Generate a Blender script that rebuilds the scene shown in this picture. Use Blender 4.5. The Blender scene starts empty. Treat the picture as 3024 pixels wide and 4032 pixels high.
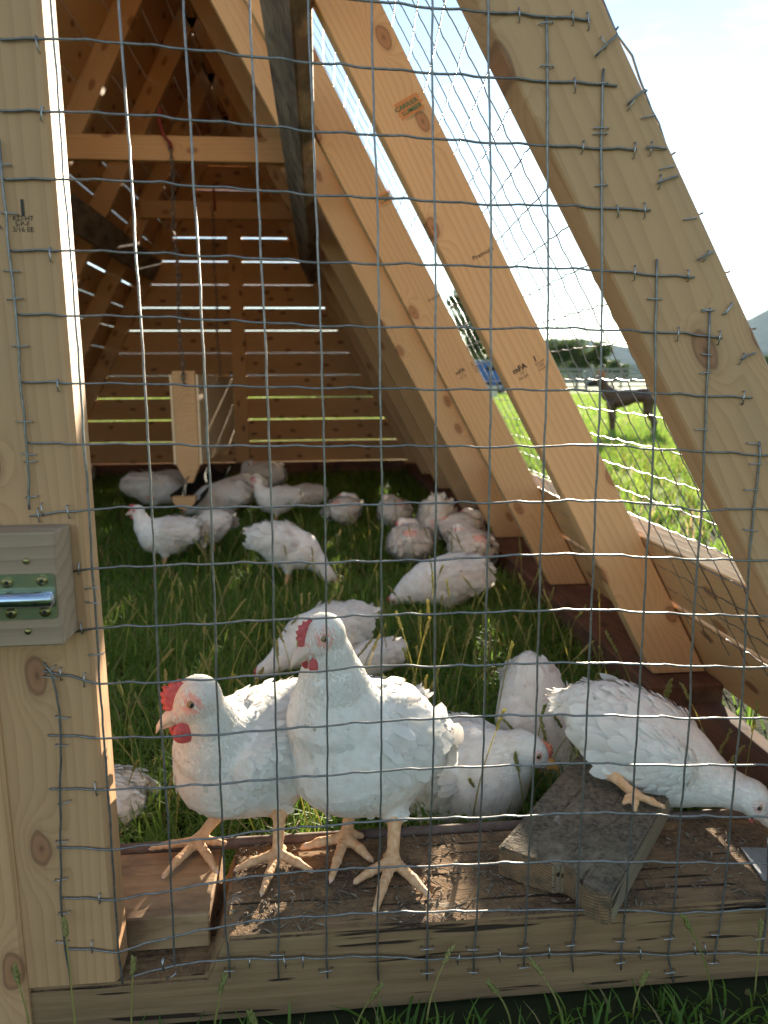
import bpy, bmesh, math, random
import numpy as np
from mathutils import Vector, Matrix
from math import radians, sin, cos, pi, tan, atan2, sqrt
random.seed(7); rng = np.random.default_rng(11)
scene = bpy.context.scene
COL = scene.collection

# ------------------------------------------------------------ camera, sky, sun, exposure
CAM_LOC = np.array([.53, -.62, .61]); YAW, PITCH, ROLL, FPX = radians(5.0), radians(9.97), radians(-0.4), 2880.0
_f = np.array([sin(YAW)*cos(PITCH), cos(YAW)*cos(PITCH), -sin(PITCH)])
_r0 = np.array([cos(YAW), -sin(YAW), 0]); _u0 = np.cross(_r0, _f)
_r = cos(ROLL)*_r0+sin(ROLL)*_u0; _u = -sin(ROLL)*_r0+cos(ROLL)*_u0
cam = bpy.data.cameras.new('camera'); camo = bpy.data.objects.new('camera', cam); COL.objects.link(camo)
camo.matrix_world = Matrix(((_r[0], _u[0], -_f[0], CAM_LOC[0]), (_r[1], _u[1], -_f[1], CAM_LOC[1]), (_r[2], _u[2], -_f[2], CAM_LOC[2]), (0, 0, 0, 1)))
cam.sensor_fit = 'VERTICAL'; cam.sensor_height = 36; cam.lens = FPX/4032*36
cam.clip_start = .02; cam.clip_end = 20000
cam.dof.use_dof = True; cam.dof.focus_distance = .76; cam.dof.aperture_fstop = 7.5
scene.camera = camo
SUN_AZ, SUN_EL = radians(21.8), radians(12)
w = bpy.data.worlds.new('World'); scene.world = w; w.use_nodes = True
nt = w.node_tree; nt.nodes.clear()
def N(nt, t, **k):
    n = nt.nodes.new(t)
    for a, b in k.items():
        if a in n.inputs: n.inputs[a].default_value = b
        else: setattr(n, a, b)
    return n
sky = N(nt, 'ShaderNodeTexSky', sky_type='NISHITA', sun_disc=False, sun_elevation=SUN_EL, sun_rotation=SUN_AZ, altitude=600, air_density=.85, dust_density=.03, ozone_density=1.2)
bg = N(nt, 'ShaderNodeBackground'); bg.inputs['Strength'].default_value = .095
wo = N(nt, 'ShaderNodeOutputWorld')
tc = N(nt, 'ShaderNodeTexCoord'); mp = N(nt, 'ShaderNodeMapping'); mp.inputs['Scale'].default_value = (1, 1, 4.5)
cn = N(nt, 'ShaderNodeTexNoise'); cn.inputs['Scale'].default_value = 2.6; cn.inputs['Detail'].default_value = 6; cn.inputs['Roughness'].default_value = .58
cr = N(nt, 'ShaderNodeValToRGB'); cr.color_ramp.elements[0].position = .50; cr.color_ramp.elements[1].position = .66
mx = N(nt, 'ShaderNodeMix', data_type='RGBA'); mul = N(nt, 'ShaderNodeMix', data_type='RGBA', blend_type='MIX')
L = nt.links.new
L(tc.outputs['Generated'], mp.inputs['Vector']); L(mp.outputs['Vector'], cn.inputs['Vector']); L(cn.outputs['Fac'], cr.inputs['Fac'])
L(cr.outputs['Color'], mx.inputs['Factor']); L(sky.outputs['Color'], mx.inputs['A'])
cl = N(nt, 'ShaderNodeMix', data_type='RGBA', blend_type='ADD'); cl.inputs['Factor'].default_value = 1.0; cl.inputs['B'].default_value = (1.0, 1.0, 1.0, 1)
L(sky.outputs['Color'], cl.inputs['A']); L(cl.outputs['Result'], mx.inputs['B'])
tn = N(nt, 'ShaderNodeMix', data_type='RGBA', blend_type='MULTIPLY'); tn.inputs['Factor'].default_value = 1.0; tn.inputs['B'].default_value = (1.10, .99, .84, 1)
L(mx.outputs['Result'], tn.inputs['A']); L(tn.outputs['Result'], bg.inputs['Color']); L(bg.outputs['Background'], wo.inputs['Surface'])
sl = bpy.data.lights.new('sun', 'SUN'); sl.energy = 5.0; sl.angle = radians(.6); sl.color = (1, .88, .69)
so = bpy.data.objects.new('sun', sl); COL.objects.link(so)
sd = Vector((sin(SUN_AZ)*cos(SUN_EL), cos(SUN_AZ)*cos(SUN_EL), sin(SUN_EL)))
so.rotation_euler = sd.to_track_quat('Z', 'Y').to_euler(); so.location = (5, 12, 6)
vs = scene.view_settings; vs.view_transform = 'Standard'; vs.look = 'None'; vs.gamma = 1; vs.use_curve_mapping = False
vs.exposure = 2.05
scene.render.engine = 'CYCLES'
scene.cycles.max_bounces = 9; scene.cycles.diffuse_bounces = 5; scene.cycles.transmission_bounces = 4; scene.cycles.transparent_max_bounces = 8
scene.cycles.use_denoising = True; scene.cycles.sample_clamp_indirect = 8; scene.cycles.volume_bounces = 0

# ------------------------------------------------------------ measuring helpers: a direction seen from the photographer's spot meets a real plane
DS = 3024/1659
def ray(x, y): return _r*(x-1512)/FPX-_u*(y-2016)/FPX+_f
def atY(x, y, Y): d = ray(x, y); return CAM_LOC+d*(Y-CAM_LOC[1])/d[1]
def atZ(x, y, Z): d = ray(x, y); return CAM_LOC+d*(Z-CAM_LOC[2])/d[2]
def dY(x, y, Y): return atY(x*DS, y*DS, Y)
def dZ(x, y, Z): return atZ(x*DS, y*DS, Z)
def depth(p): return float((np.array(p)-CAM_LOC)@_f)

# ------------------------------------------------------------ object helpers
def setp(o, label=None, cat=None, group=None, kind=None):
    if label: o['label'] = label
    if cat: o['category'] = cat
    if group: o['group'] = group
    if kind: o['kind'] = kind
    return o
def link(name, me, mat=None, parent=None, loc=None, rotz=None):
    o = bpy.data.objects.new(name, me); COL.objects.link(o)
    if mat is not None and me is not None: me.materials.append(mat)
    if parent is not None: o.parent = parent
    if loc is not None: o.location = loc
    if rotz is not None: o.rotation_euler = (0, 0, rotz)
    return o
def empty(name, loc=(0, 0, 0), rotz=0, **k):
    o = bpy.data.objects.new(name, None); COL.objects.link(o); o.location = loc; o.rotation_euler = (0, 0, rotz); o.empty_display_size = .05
    return setp(o, **k)
def np_mesh(name, V, F, smooth=True, attrs=None, normals=None):
    """F: list of int arrays (n,3) or (n,4)"""
    me = bpy.data.meshes.new(name)
    V = np.asarray(V, np.float32); F = [np.asarray(f, np.int32) for f in F if len(f)]
    me.vertices.add(len(V)); me.vertices.foreach_set('co', V.ravel())
    nl = sum(f.size for f in F); me.loops.add(nl); me.loops.foreach_set('vertex_index', np.concatenate([f.ravel() for f in F]))
    starts, tot, c = [], [], 0
    for f in F:
        n, k = f.shape; starts.append(c+np.arange(n)*k); c += n*k
    starts = np.concatenate(starts)
    me.polygons.add(len(starts)); me.polygons.foreach_set('loop_start', starts.astype(np.int32))
    me.polygons.foreach_set('use_smooth', np.full(len(starts), smooth))
    me.update(calc_edges=True)
    for k, a in (attrs or {}).items():
        a = np.asarray(a, np.float32)
        if a.ndim == 1: at = me.attributes.new(k, 'FLOAT', 'POINT'); at.data.foreach_set('value', a)
        else:
            at = me.attributes.new(k, 'FLOAT_COLOR', 'POINT'); at.data.foreach_set('color', np.concatenate([a, np.ones((len(a), 1), np.float32)], 1).ravel())
    if normals is not None: me.normals_split_custom_set_from_vertices([tuple(n) for n in normals])
    return me
def tube_arrays(pts, r, n=6, closed_ends=True):
    P = np.asarray(pts, float); m = len(P); rr = np.full(m, r) if np.isscalar(r) else np.asarray(r, float)
    T = np.gradient(P, axis=0); T /= np.linalg.norm(T, axis=1)[:, None]+1e-12
    up = np.array([0, 0, 1.]) if abs(T[0][2]) < .9 else np.array([1., 0, 0])
    V = []
    a = np.arange(n)*2*pi/n
    for i in range(m):
        s = np.cross(T[i], up); s /= np.linalg.norm(s); up = np.cross(s, T[i])
        V.append(P[i]+rr[i]*(np.cos(a)[:, None]*s+np.sin(a)[:, None]*up))
    V = np.concatenate(V); Q = []
    for i in range(m-1):
        for j in range(n):
            k = (j+1) % n; Q.append((i*n+j, i*n+k, (i+1)*n+k, (i+1)*n+j))
    Q = np.array(Q); Tt = []
    if closed_ends:
        for j in range(1, n-1): Tt.append((0, j+1, j)); Tt.append(((m-1)*n, (m-1)*n+j, (m-1)*n+j+1))
    return V, Q, np.array(Tt)
def merge(parts):
    Vs, Qs, Ts, off = [], [], [], 0
    for V, Q, T in parts:
        Vs.append(V); off0 = off; off += len(V)
        if len(Q): Qs.append(np.asarray(Q)+off0)
        if len(T): Ts.append(np.asarray(T)+off0)
    return np.concatenate(Vs), [x for x in (np.concatenate(Qs) if Qs else [], np.concatenate(Ts) if Ts else []) if len(x)]
def tube(name, pts, r, mat, parent=None, n=6, loc=None):
    V, Q, T = tube_arrays(pts, r, n)
    o = link(name, np_mesh(name, V, [Q, T]), mat, parent)
    if loc is not None: o.location = loc
    return o
def bm_obj(name, bm, mat, parent=None, smooth=False):
    me = bpy.data.meshes.new(name); bm.normal_update(); bm.to_mesh(me); bm.free()
    if smooth:
        for p in me.polygons: p.use_smooth = True
    return link(name, me, mat, parent)
def bm_box(bm, cx, cy, cz, sx, sy, sz, mat3=None):
    r = bmesh.ops.create_cube(bm, size=1); M = Matrix.Translation((cx, cy, cz)) @ Matrix.Diagonal((sx, sy, sz, 1))
    if mat3 is not None: M = mat3 @ M
    bmesh.ops.transform(bm, matrix=M, verts=r['verts']); return r['verts']
_bc = {}
def board(name, a, b, wdir, wid, th, mat, parent=None, bevel=.0015, ends=0.0):
    """A sawn board from a to b (centre line); wdir = direction of its width. Local X runs along the grain."""
    a, b, wd = Vector(a), Vector(b), Vector(wdir)
    L_ = (b-a).length; X = (b-a).normalized(); Y = (wd-X*wd.dot(X)).normalized(); Z = X.cross(Y)
    key = (round(L_, 4), round(wid, 4), round(th, 4), bevel, ends)
    me = _bc.get((key, mat.name))
    if me is None:
        bm = bmesh.new(); bm_box(bm, 0, 0, 0, L_, wid, th)
        if ends:
            for v in bm.verts: v.co.x += random.uniform(-ends, ends); v.co.y += random.uniform(-ends, ends)*.4
        if bevel: bmesh.ops.bevel(bm, geom=bm.edges[:], offset=bevel, segments=1, affect='EDGES')
        me = bpy.data.meshes.new(name); bm.normal_update(); bm.to_mesh(me); bm.free(); me.materials.append(mat); _bc[(key, mat.name)] = me
    o = bpy.data.objects.new(name, me); COL.objects.link(o)
    M = Matrix((X, Y, Z)).transposed().to_4x4(); M.translation = (a+b)/2
    if parent is not None: o.parent = parent
    o.matrix_world = M
    return o

# ------------------------------------------------------------ materials
def newmat(name):
    m = bpy.data.materials.new(name); m.use_nodes = True; t = m.node_tree; t.nodes.clear()
    out = t.nodes.new('ShaderNodeOutputMaterial'); p = t.nodes.new('ShaderNodeBsdfPrincipled'); t.links.new(p.outputs[0], out.inputs['Surface'])
    return m, t, p, out
def ramp(t, fac, stops):
    r = t.nodes.new('ShaderNodeValToRGB'); e = r.color_ramp.elements
    while len(e) > 1: e.remove(e[-1])
    e[0].position = stops[0][0]; e[0].color = (*stops[0][1], 1)
    for p, c in stops[1:]: q = e.new(p); q.color = (*c, 1)
    t.links.new(fac, r.inputs['Fac']); return r.outputs['Color']
def mapped(t, scale, rand=True, coord='Object', off=(0, 0, 0)):
    tc = t.nodes.new('ShaderNodeTexCoord'); v = tc.outputs[coord]
    if rand:
        oi = t.nodes.new('ShaderNodeObjectInfo'); vm = t.nodes.new('ShaderNodeVectorMath'); vm.operation = 'SCALE'
        cb = t.nodes.new('ShaderNodeCombineXYZ')
        for i in range(3): t.links.new(oi.outputs['Random'], cb.inputs[i])
        vm.inputs['Scale'].default_value = 37.3; t.links.new(cb.outputs[0], vm.inputs[0])
        ad = t.nodes.new('ShaderNodeVectorMath'); ad.operation = 'ADD'; t.links.new(v, ad.inputs[0]); t.links.new(vm.outputs[0], ad.inputs[1]); v = ad.outputs[0]
    m = t.nodes.new('ShaderNodeMapping'); m.inputs['Scale'].default_value = scale; m.inputs['Location'].default_value = off; t.links.new(v, m.inputs['Vector']); return m.outputs[0]
def noise(t, vec, scale=1, detail=4, rough=.55, dist=0):
    n = t.nodes.new('ShaderNodeTexNoise'); n.inputs['Scale'].default_value = scale; n.inputs['Detail'].default_value = detail
    n.inputs['Roughness'].default_value = rough; n.inputs['Distortion'].default_value = dist; t.links.new(vec, n.inputs['Vector']); return n.outputs['Fac']
def mixc(t, fac, a, b, mode='MIX'):
    m = t.nodes.new('ShaderNodeMix'); m.data_type = 'RGBA'; m.blend_type = mode
    for s, v in (('Factor', fac), ('A', a), ('B', b)):
        if isinstance(v, (int, float)): m.inputs[s].default_value = v
        elif isinstance(v, tuple): m.inputs[s].default_value = (*v, 1)
        else: t.links.new(v, m.inputs[s])
    return m.outputs['Result']
def math_(t, op, a, b=None, c=None):
    m = t.nodes.new('ShaderNodeMath'); m.operation = op
    for i, v in enumerate((a, b, c)):
        if v is None: continue
        if isinstance(v, (int, float)): m.inputs[i].default_value = v
        else: t.links.new(v, m.inputs[i])
    return m.outputs[0]
def bump(t, p, h, strength=.3, dist=.002):
    b = t.nodes.new('ShaderNodeBump'); b.inputs['Strength'].default_value = strength; b.inputs['Distance'].default_value = dist
    t.links.new(h, b.inputs['Height']); t.links.new(b.outputs[0], p.inputs['Normal'])
def wood(name, light, dark, knot, knots=1.0, dirt=0.0, dirtcol=(.10, .075, .055), fibre=.25, rough=.62, bumpk=.25, ringf=34, spec=.3):
    m, t, p, out = newmat(name)
    v = mapped(t, (1, 1, 1))
    # knots: sparse points warp the rings around them
    vk = mapped(t, (6.5, 12, .8)); vo = t.nodes.new('ShaderNodeTexVoronoi'); vo.voronoi_dimensions = '2D'; vo.inputs['Scale'].default_value = 1.0; vo.inputs['Randomness'].default_value = 1
    nd = t.nodes.new('ShaderNodeTexNoise'); nd.inputs['Scale'].default_value = 3; t.links.new(vk, nd.inputs['Vector'])
    vkm = t.nodes.new('ShaderNodeVectorMath'); vkm.operation = 'MULTIPLY_ADD'; t.links.new(nd.outputs['Color'], vkm.inputs[0]); vkm.inputs[1].default_value = (.12, .12, .12); t.links.new(vk, vkm.inputs[2])
    t.links.new(vkm.outputs[0], vo.inputs['Vector'])
    sep = t.nodes.new('ShaderNodeSeparateColor'); t.links.new(vo.outputs['Color'], sep.inputs[0])
    pick = math_(t, 'GREATER_THAN', sep.outputs[0], 1-.60*knots)
    near = math_(t, 'MULTIPLY', math_(t, 'SUBTRACT', 1, math_(t, 'SMOOTHSTEP' if False else 'MINIMUM', math_(t, 'DIVIDE', vo.outputs['Distance'], .42), 1)), pick)
    near2 = math_(t, 'MULTIPLY', near, near)
    # annual rings cut lengthwise
    sx = t.nodes.new('ShaderNodeSeparateXYZ'); t.links.new(v, sx.inputs[0])
    wv = mapped(t, (.9, 6, 6)); n1 = noise(t, wv, 1, 3, .5)
    yy = math_(t, 'ADD', sx.outputs[1], math_(t, 'MULTIPLY', sx.outputs[2], .7))
    u_ = math_(t, 'ADD', math_(t, 'MULTIPLY', yy, ringf*2.2), math_(t, 'MULTIPLY', n1, 9.0))
    u2 = math_(t, 'ADD', u_, math_(t, 'MULTIPLY', near2, 5.5))
    fr = math_(t, 'FRACT', u2)
    ringv = math_(t, 'POWER', fr, 2.2)
    fb = noise(t, mapped(t, (9, 520, 520)), 1, 3, .6)
    big = noise(t, mapped(t, (1.5, 9, 9)), 1, 2, .5)
    f = math_(t, 'ADD', math_(t, 'MULTIPLY', ringv, .55), math_(t, 'ADD', math_(t, 'MULTIPLY', math_(t, 'SUBTRACT', fb, .5), fibre*2), math_(t, 'MULTIPLY', math_(t, 'SUBTRACT', big, .45), .9)))
    c = ramp(t, f, [(0.0, light), (.5, tuple(.6*a+.4*b for a, b in zip(light, dark))), (1.0, dark)])
    kn = ramp(t, near, [(0, (0, 0, 0)), (.70, (0, 0, 0)), (.735, (.85,)*3), (.85, (1, 1, 1))]); kc = ramp(t, near, [(.70, knot), (.76, tuple(1.1*x for x in knot)), (.82, tuple(2.1*x for x in knot)), (.93, tuple(1.7*x for x in knot)), (.97, tuple(.8*x for x in knot))])
    c = mixc(t, kn, c, kc)
    halo = ramp(t, near, [(0, (0, 0, 0)), (.55, (0, 0, 0)), (.72, (.35,)*3), (1, (.35,)*3)]); c = mixc(t, halo, c, tuple(.5*a+.5*b for a, b in zip(dark, knot)))
    if dirt:
        dn = noise(t, mapped(t, (7, 16, 16)), 1, 6, .65); d = ramp(t, dn, [(0, (0, 0, 0)), (.5-.12*dirt, (0, 0, 0)), (.62, (min(1, dirt),)*3)]); c = mixc(t, d, c, dirtcol)
    else:
        dn = noise(t, mapped(t, (3, 10, 10)), 1, 5, .7); d = ramp(t, dn, [(0, (0, 0, 0)), (.58, (0, 0, 0)), (.78, (.35,)*3)]); c = mixc(t, d, c, (.30, .22, .14))
    oi = t.nodes.new('ShaderNodeObjectInfo'); hv = t.nodes.new('ShaderNodeHueSaturation'); t.links.new(c, hv.inputs['Color'])
    t.links.new(math_(t, 'MULTIPLY_ADD', oi.outputs['Random'], .26, .86), hv.inputs['Value'])
    t.links.new(hv.outputs[0], p.inputs['Base Color']); p.inputs['Roughness'].default_value = rough; p.inputs['Specular IOR Level'].default_value = spec
    h = math_(t, 'ADD', math_(t, 'MULTIPLY', fb, .6), math_(t, 'MULTIPLY', ringv, .4)); bump(t, p, h, bumpk, .001)
    return m
M_spruce = wood('fresh spruce', (.60, .365, .18), (.43, .235, .105), (.20, .09, .04), knots=.75)
M_front = wood('weathering spruce', (.53, .305, .155), (.38, .20, .095), (.20, .09, .045), knots=.7)
M_ply = wood('pale plywood', (.74, .58, .38), (.60, .43, .25), (.40, .26, .14), knots=.2)
M_slat = wood('spruce sheathing', (.60, .35, .16), (.45, .24, .10), (.13, .055, .025), knots=1.1)
M_grey = wood('weathered board', (.27, .205, .145), (.12, .088, .062), (.05, .035, .028), knots=.5, dirt=.8, dirtcol=(.05, .035, .03), fibre=.5, rough=.85, bumpk=.7)
M_sill = wood('stained sill timber', (.16, .075, .045), (.09, .042, .027), (.04, .02, .015), knots=.4, dirt=.7, dirtcol=(.045, .026, .018), fibre=.4, rough=.85, bumpk=.7)
M_block = wood('greyed block', (.40, .28, .185), (.24, .16, .10), (.09, .055, .035), knots=.3, fibre=.45, rough=.8, bumpk=.5)

M_filler = wood('soiled new block', (.44, .28, .15), (.30, .17, .08), (.12, .06, .03), knots=.6, dirt=.9, dirtcol=(.12, .07, .045), fibre=.4, rough=.8, bumpk=.6)
def beam_mat(name, base, base2, soil, cover, white=.5):
    """old timber: cracked long grain, soil trodden into the top, droppings"""
    m, t, p, out = newmat(name)
    fb = noise(t, mapped(t, (6, 130, 130), rand=False), 1, 5, .65)
    big = noise(t, mapped(t, (2.5, 9, 9), rand=False), 1, 5, .6)
    c = ramp(t, fb, [(.25, base2), (.62, base)])
    c = mixc(t, math_(t, 'MULTIPLY', big, .7), c, tuple(.62*x for x in base2))
    cr_ = noise(t, mapped(t, (7, 110, 110), rand=False, off=(3, 1, 2)), 1, 2, .5); crk = ramp(t, cr_, [(0, (1, 1, 1)), (.325, (1, 1, 1)), (.36, (0, 0, 0))]); c = mixc(t, crk, c, (.045, .028, .018))
    geo = t.nodes.new('ShaderNodeTexCoord'); sp = t.nodes.new('ShaderNodeSeparateXYZ'); t.links.new(geo.outputs['Normal'], sp.inputs[0])
    up = math_(t, 'GREATER_THAN', sp.outputs[2], .5)
    so_ = noise(t, mapped(t, (14, 14, 14), rand=False), 1, 7, .72); sm = ramp(t, so_, [(cover-.08, (0, 0, 0)), (cover+.06, (1, 1, 1))])
    sm2 = math_(t, 'MULTIPLY', sm, up)
    sc = ramp(t, noise(t, mapped(t, (180, 180, 180), rand=False), 1, 3, .7), [(.3, tuple(.35*x for x in soil)), (.7, tuple(1.5*x for x in soil))])
    c = mixc(t, sm2, c, sc)
    wn = noise(t, mapped(t, (16, 30, 16), rand=False, off=(7, 7, 7)), 1, 4, .6); wm = math_(t, 'MULTIPLY', ramp(t, wn, [(.66, (0, 0, 0)), (.72, (white,)*3)]), up); c = mixc(t, wm, c, (.42, .39, .34))
    t.links.new(c, p.inputs['Base Color']); p.inputs['Roughness'].default_value = .9; p.inputs['Specular IOR Level'].default_value = .2
    lump = noise(t, mapped(t, (110, 110, 110), rand=False), 1, 5, .75)
    h = math_(t, 'ADD', math_(t, 'MULTIPLY', fb, .6), math_(t, 'MULTIPLY', math_(t, 'MULTIPLY', lump, sm2), 2.2)); h = math_(t, 'SUBTRACT', h, math_(t, 'MULTIPLY', crk, .8))
    bump(t, p, h, .9, .0035)
    return m
M_beam = beam_mat('old front timber', (.37, .23, .12), (.215, .125, .066), (.17, .112, .07), .53)
def end_mat():
    m, t, p, out = newmat('sawn end grain')
    v = mapped(t, (1, 1, 1), rand=False, off=(0, .02, -.12)); w_ = t.nodes.new('ShaderNodeTexWave'); w_.wave_type = 'RINGS'; w_.rings_direction = 'X'; w_.inputs['Scale'].default_value = 95; w_.inputs['Distortion'].default_value = 1.5; t.links.new(v, w_.inputs['Vector'])
    n = noise(t, mapped(t, (60, 60, 60), rand=False), 1, 5, .7)
    c = ramp(t, w_.outputs['Fac'], [(.2, (.26, .15, .075)), (.8, (.15, .08, .04))]); c = mixc(t, ramp(t, n, [(.45, (0, 0, 0)), (.65, (.9,)*3)]), c, (.07, .055, .035))
    t.links.new(c, p.inputs['Base Color']); p.inputs['Roughness'].default_value = .9; bump(t, p, n, .6, .002); return m
M_end = end_mat()
M_plank = beam_mat('dirty loose plank', (.36, .29, .20), (.19, .145, .095), (.17, .135, .095), .46, .7)

def simple(name, col, rough=.5, metal=0, spec=.5, var=None, vscale=30, bumpk=0):
    m, t, p, out = newmat(name)
    p.inputs['Base Color'].default_value = (*col, 1); p.inputs['Roughness'].default_value = rough; p.inputs['Metallic'].default_value = metal; p.inputs['Specular IOR Level'].default_value = spec
    if var:
        n = noise(t, mapped(t, (vscale,)*3), 1, 4, .6); t.links.new(ramp(t, n, [(.3, col), (.7, var)]), p.inputs['Base Color'])
        if bumpk: bump(t, p, n, bumpk, .001)
    return m
M_wire = simple('galvanised wire', (.17, .165, .16), .42, .75, var=(.30, .29, .28), vscale=160)
M_staple = simple('steel staple', (.45, .45, .46), .3, .9)
M_zinc = simple('yellow zinc plate', (.44, .46, .25), .28, .85, var=(.33, .40, .26), vscale=45)
M_chrome = simple('bright zinc barrel', (.42, .50, .62), .16, 1.0)
M_screw = simple('brass screw', (.34, .28, .12), .35, .9)
M_black = simple('dark recess', (.012, .011, .01), .8)
M_rust = simple('rusty steel strip', (.11, .06, .045), .75, .3, var=(.20, .15, .12), vscale=60, bumpk=.6)
M_galv = simple('galvanised plate', (.42, .44, .46), .4, .8, var=(.32, .34, .36), vscale=40)
M_ink = simple('black stamp ink', (.035, .028, .022), .7)
M_inkg = simple('green stamp ink', (.03, .16, .07), .7)
M_inko = simple('orange stamp ink', (.62, .22, .06), .7)
M_chain = simple('chain steel', (.16, .15, .14), .45, .9)
M_cord = simple('red cord', (.22, .02, .02), .7)
M_pan = simple('black plastic trough', (.012, .016, .014), .7, spec=.2)
M_comb = simple('comb skin', (.44, .05, .06), .5, var=(.58, .13, .12), vscale=220, bumpk=.5); 
M_combo = simple('pale comb skin', (.62, .24, .12), .5, var=(.55, .12, .08), vscale=220, bumpk=.5)
for _m in (M_comb, M_combo):
    _p = [n for n in _m.node_tree.nodes if n.type == 'BSDF_PRINCIPLED'][0]; _p.inputs['Subsurface Weight'].default_value = .35; _p.inputs['Subsurface Radius'].default_value = (.006, .002, .001)
M_beak = simple('horn beak', (.58, .42, .33), .42, var=(.66, .52, .42), vscale=90)
M_beako = simple('orange beak', (.62, .33, .10), .42)
M_iris = simple('amber iris', (.24, .17, .08), .15); M_pupil = simple('pupil', (.004, .004, .004), .05)

# plumage, skin
def body_mat():
    m, t, p, out = newmat('chicken body')
    at = t.nodes.new('ShaderNodeAttribute'); at.attribute_name = 'zone'   # r: leg skin, g: face skin, b: bare pink patch
    sp = t.nodes.new('ShaderNodeSeparateColor'); t.links.new(at.outputs['Color'], sp.inputs[0])
    n = noise(t, mapped(t, (60, 60, 60)), 1, 4, .6); c = ramp(t, n, [(.3, (.66, .60, .53)), (.6, (.80, .77, .72))])
    ln = noise(t, mapped(t, (170, 170, 170)), 1, 2, .5)
    lc = ramp(t, ln, [(.3, (.60, .33, .16)), (.7, (.76, .48, .28))]); c = mixc(t, sp.outputs[0], c, lc)
    fc = ramp(t, ln, [(.3, (.62, .24, .20)), (.7, (.76, .46, .38))]); c = mixc(t, sp.outputs[1], c, fc)
    pc = ramp(t, ln, [(.3, (.66, .32, .26)), (.7, (.72, .46, .38))]); c = mixc(t, sp.outputs[2], c, pc)
    t.links.new(c, p.inputs['Base Color']); p.inputs['Roughness'].default_value = .7; p.inputs['Specular IOR Level'].default_value = .25
    p.inputs['Subsurface Weight'].default_value = .12; p.inputs['Subsurface Radius'].default_value = (.006, .003, .002)
    bump(t, p, math_(t, 'ADD', ln, n), .35, .001)
    return m
M_body = body_mat()
def feather_mat():
    m, t, p, out = newmat('white plumage')
    at = t.nodes.new('ShaderNodeAttribute'); at.attribute_name = 'tint'
    oi = t.nodes.new('ShaderNodeObjectInfo')
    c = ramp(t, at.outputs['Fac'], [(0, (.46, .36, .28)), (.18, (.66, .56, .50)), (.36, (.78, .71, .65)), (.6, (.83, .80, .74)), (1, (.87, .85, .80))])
    t.links.new(c, p.inputs['Base Color']); p.inputs['Roughness'].default_value = .65; p.inputs['Specular IOR Level'].default_value = .2
    tr = t.nodes.new('ShaderNodeBsdfTranslucent'); t.links.new(c, tr.inputs['Color'])
    ms = t.nodes.new('ShaderNodeMixShader'); ms.inputs[0].default_value = .30
    t.links.new(p.outputs[0], ms.inputs[1]); t.links.new(tr.outputs[0], ms.inputs[2]); t.links.new(ms.outputs[0], out.inputs['Surface'])
    return m
M_feather = feather_mat()
def leaf_mat(name, stops, trans=.45, rough=.5, spec=.35):
    m, t, p, out = newmat(name)
    at = t.nodes.new('ShaderNodeAttribute'); at.attribute_name = 'tint'
    c = ramp(t, at.outputs['Fac'], stops); t.links.new(c, p.inputs['Base Color']); p.inputs['Roughness'].default_value = rough; p.inputs['Specular IOR Level'].default_value = spec
    tr = t.nodes.new('ShaderNodeBsdfTranslucent'); hs = t.nodes.new('ShaderNodeHueSaturation'); hs.inputs['Value'].default_value = 2.1; hs.inputs['Hue'].default_value = .485; t.links.new(c, hs.inputs['Color']); t.links.new(hs.outputs[0], tr.inputs['Color'])
    ms = t.nodes.new('ShaderNodeMixShader'); ms.inputs[0].default_value = trans
    t.links.new(p.outputs[0], ms.inputs[1]); t.links.new(tr.outputs[0], ms.inputs[2]); t.links.new(ms.outputs[0], out.inputs['Surface'])
    return m
M_grass = leaf_mat('grass blades', [(0, (.055, .12, .02)), (.5, (.105, .195, .028)), (.88, (.17, .24, .038)), (.93, (.26, .20, .09)), (1, (.34, .26, .13))])
M_stalk = leaf_mat('seeding grass stalks', [(0, (.20, .24, .06)), (1, (.40, .36, .15))], .5)
M_leaf = leaf_mat('tree leaves', [(0, (.025, .05, .016)), (1, (.085, .12, .035))], .35)
M_bark = simple('bark', (.09, .07, .05), .9, var=(.14, .11, .08), vscale=6)
def ground_mat():
    m, t, p, out = newmat('meadow')
    a = noise(t, mapped(t, (.25, .25, .25), rand=False), 1, 6, .6); b = noise(t, mapped(t, (9, 9, 9), rand=False), 1, 4, .6)
    c = ramp(t, math_(t, 'ADD', math_(t, 'MULTIPLY', a, .6), math_(t, 'MULTIPLY', b, .4)), [(.3, (.07, .12, .02)), (.5, (.12, .19, .025)), (.7, (.19, .22, .04))])
    # trodden dark soil near the coop
    tc = t.nodes.new('ShaderNodeTexCoord'); le = t.nodes.new('ShaderNodeVectorMath'); le.operation = 'LENGTH'; t.links.new(tc.outputs['Object'], le.inputs[0])
    nf = ramp(t, math_(t, 'DIVIDE', le.outputs['Value'], 12), [(.30, (1, 1, 1)), (.42, (0, 0, 0))]); c = mixc(t, nf, c, (.035, .038, .016))
    t.links.new(c, p.inputs['Base Color']); p.inputs['Roughness'].default_value = .95; p.inputs['Specular IOR Level'].default_value = .1; bump(t, p, b, .6, .02)
    return m
M_ground = ground_mat()
def hill_mat():
    m, t, p, out = newmat('hillside')
    a = noise(t, mapped(t, (.004, .004, .006), rand=False), 1, 6, .6)
    c = ramp(t, a, [(.35, (.025, .045, .035)), (.5, (.045, .07, .05)), (.65, (.09, .11, .07))]); t.links.new(c, p.inputs['Base Color']); p.inputs['Roughness'].default_value = 1; p.inputs['Specular IOR Level'].default_value = 0
    return m
M_hill = hill_mat()
M_fence = simple('grey fence rail', (.36, .33, .29), .8, var=(.26, .24, .21), vscale=3)
M_blue = simple('blue paint', (.03, .10, .30), .4, var=(.04, .13, .34), vscale=2)
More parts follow.
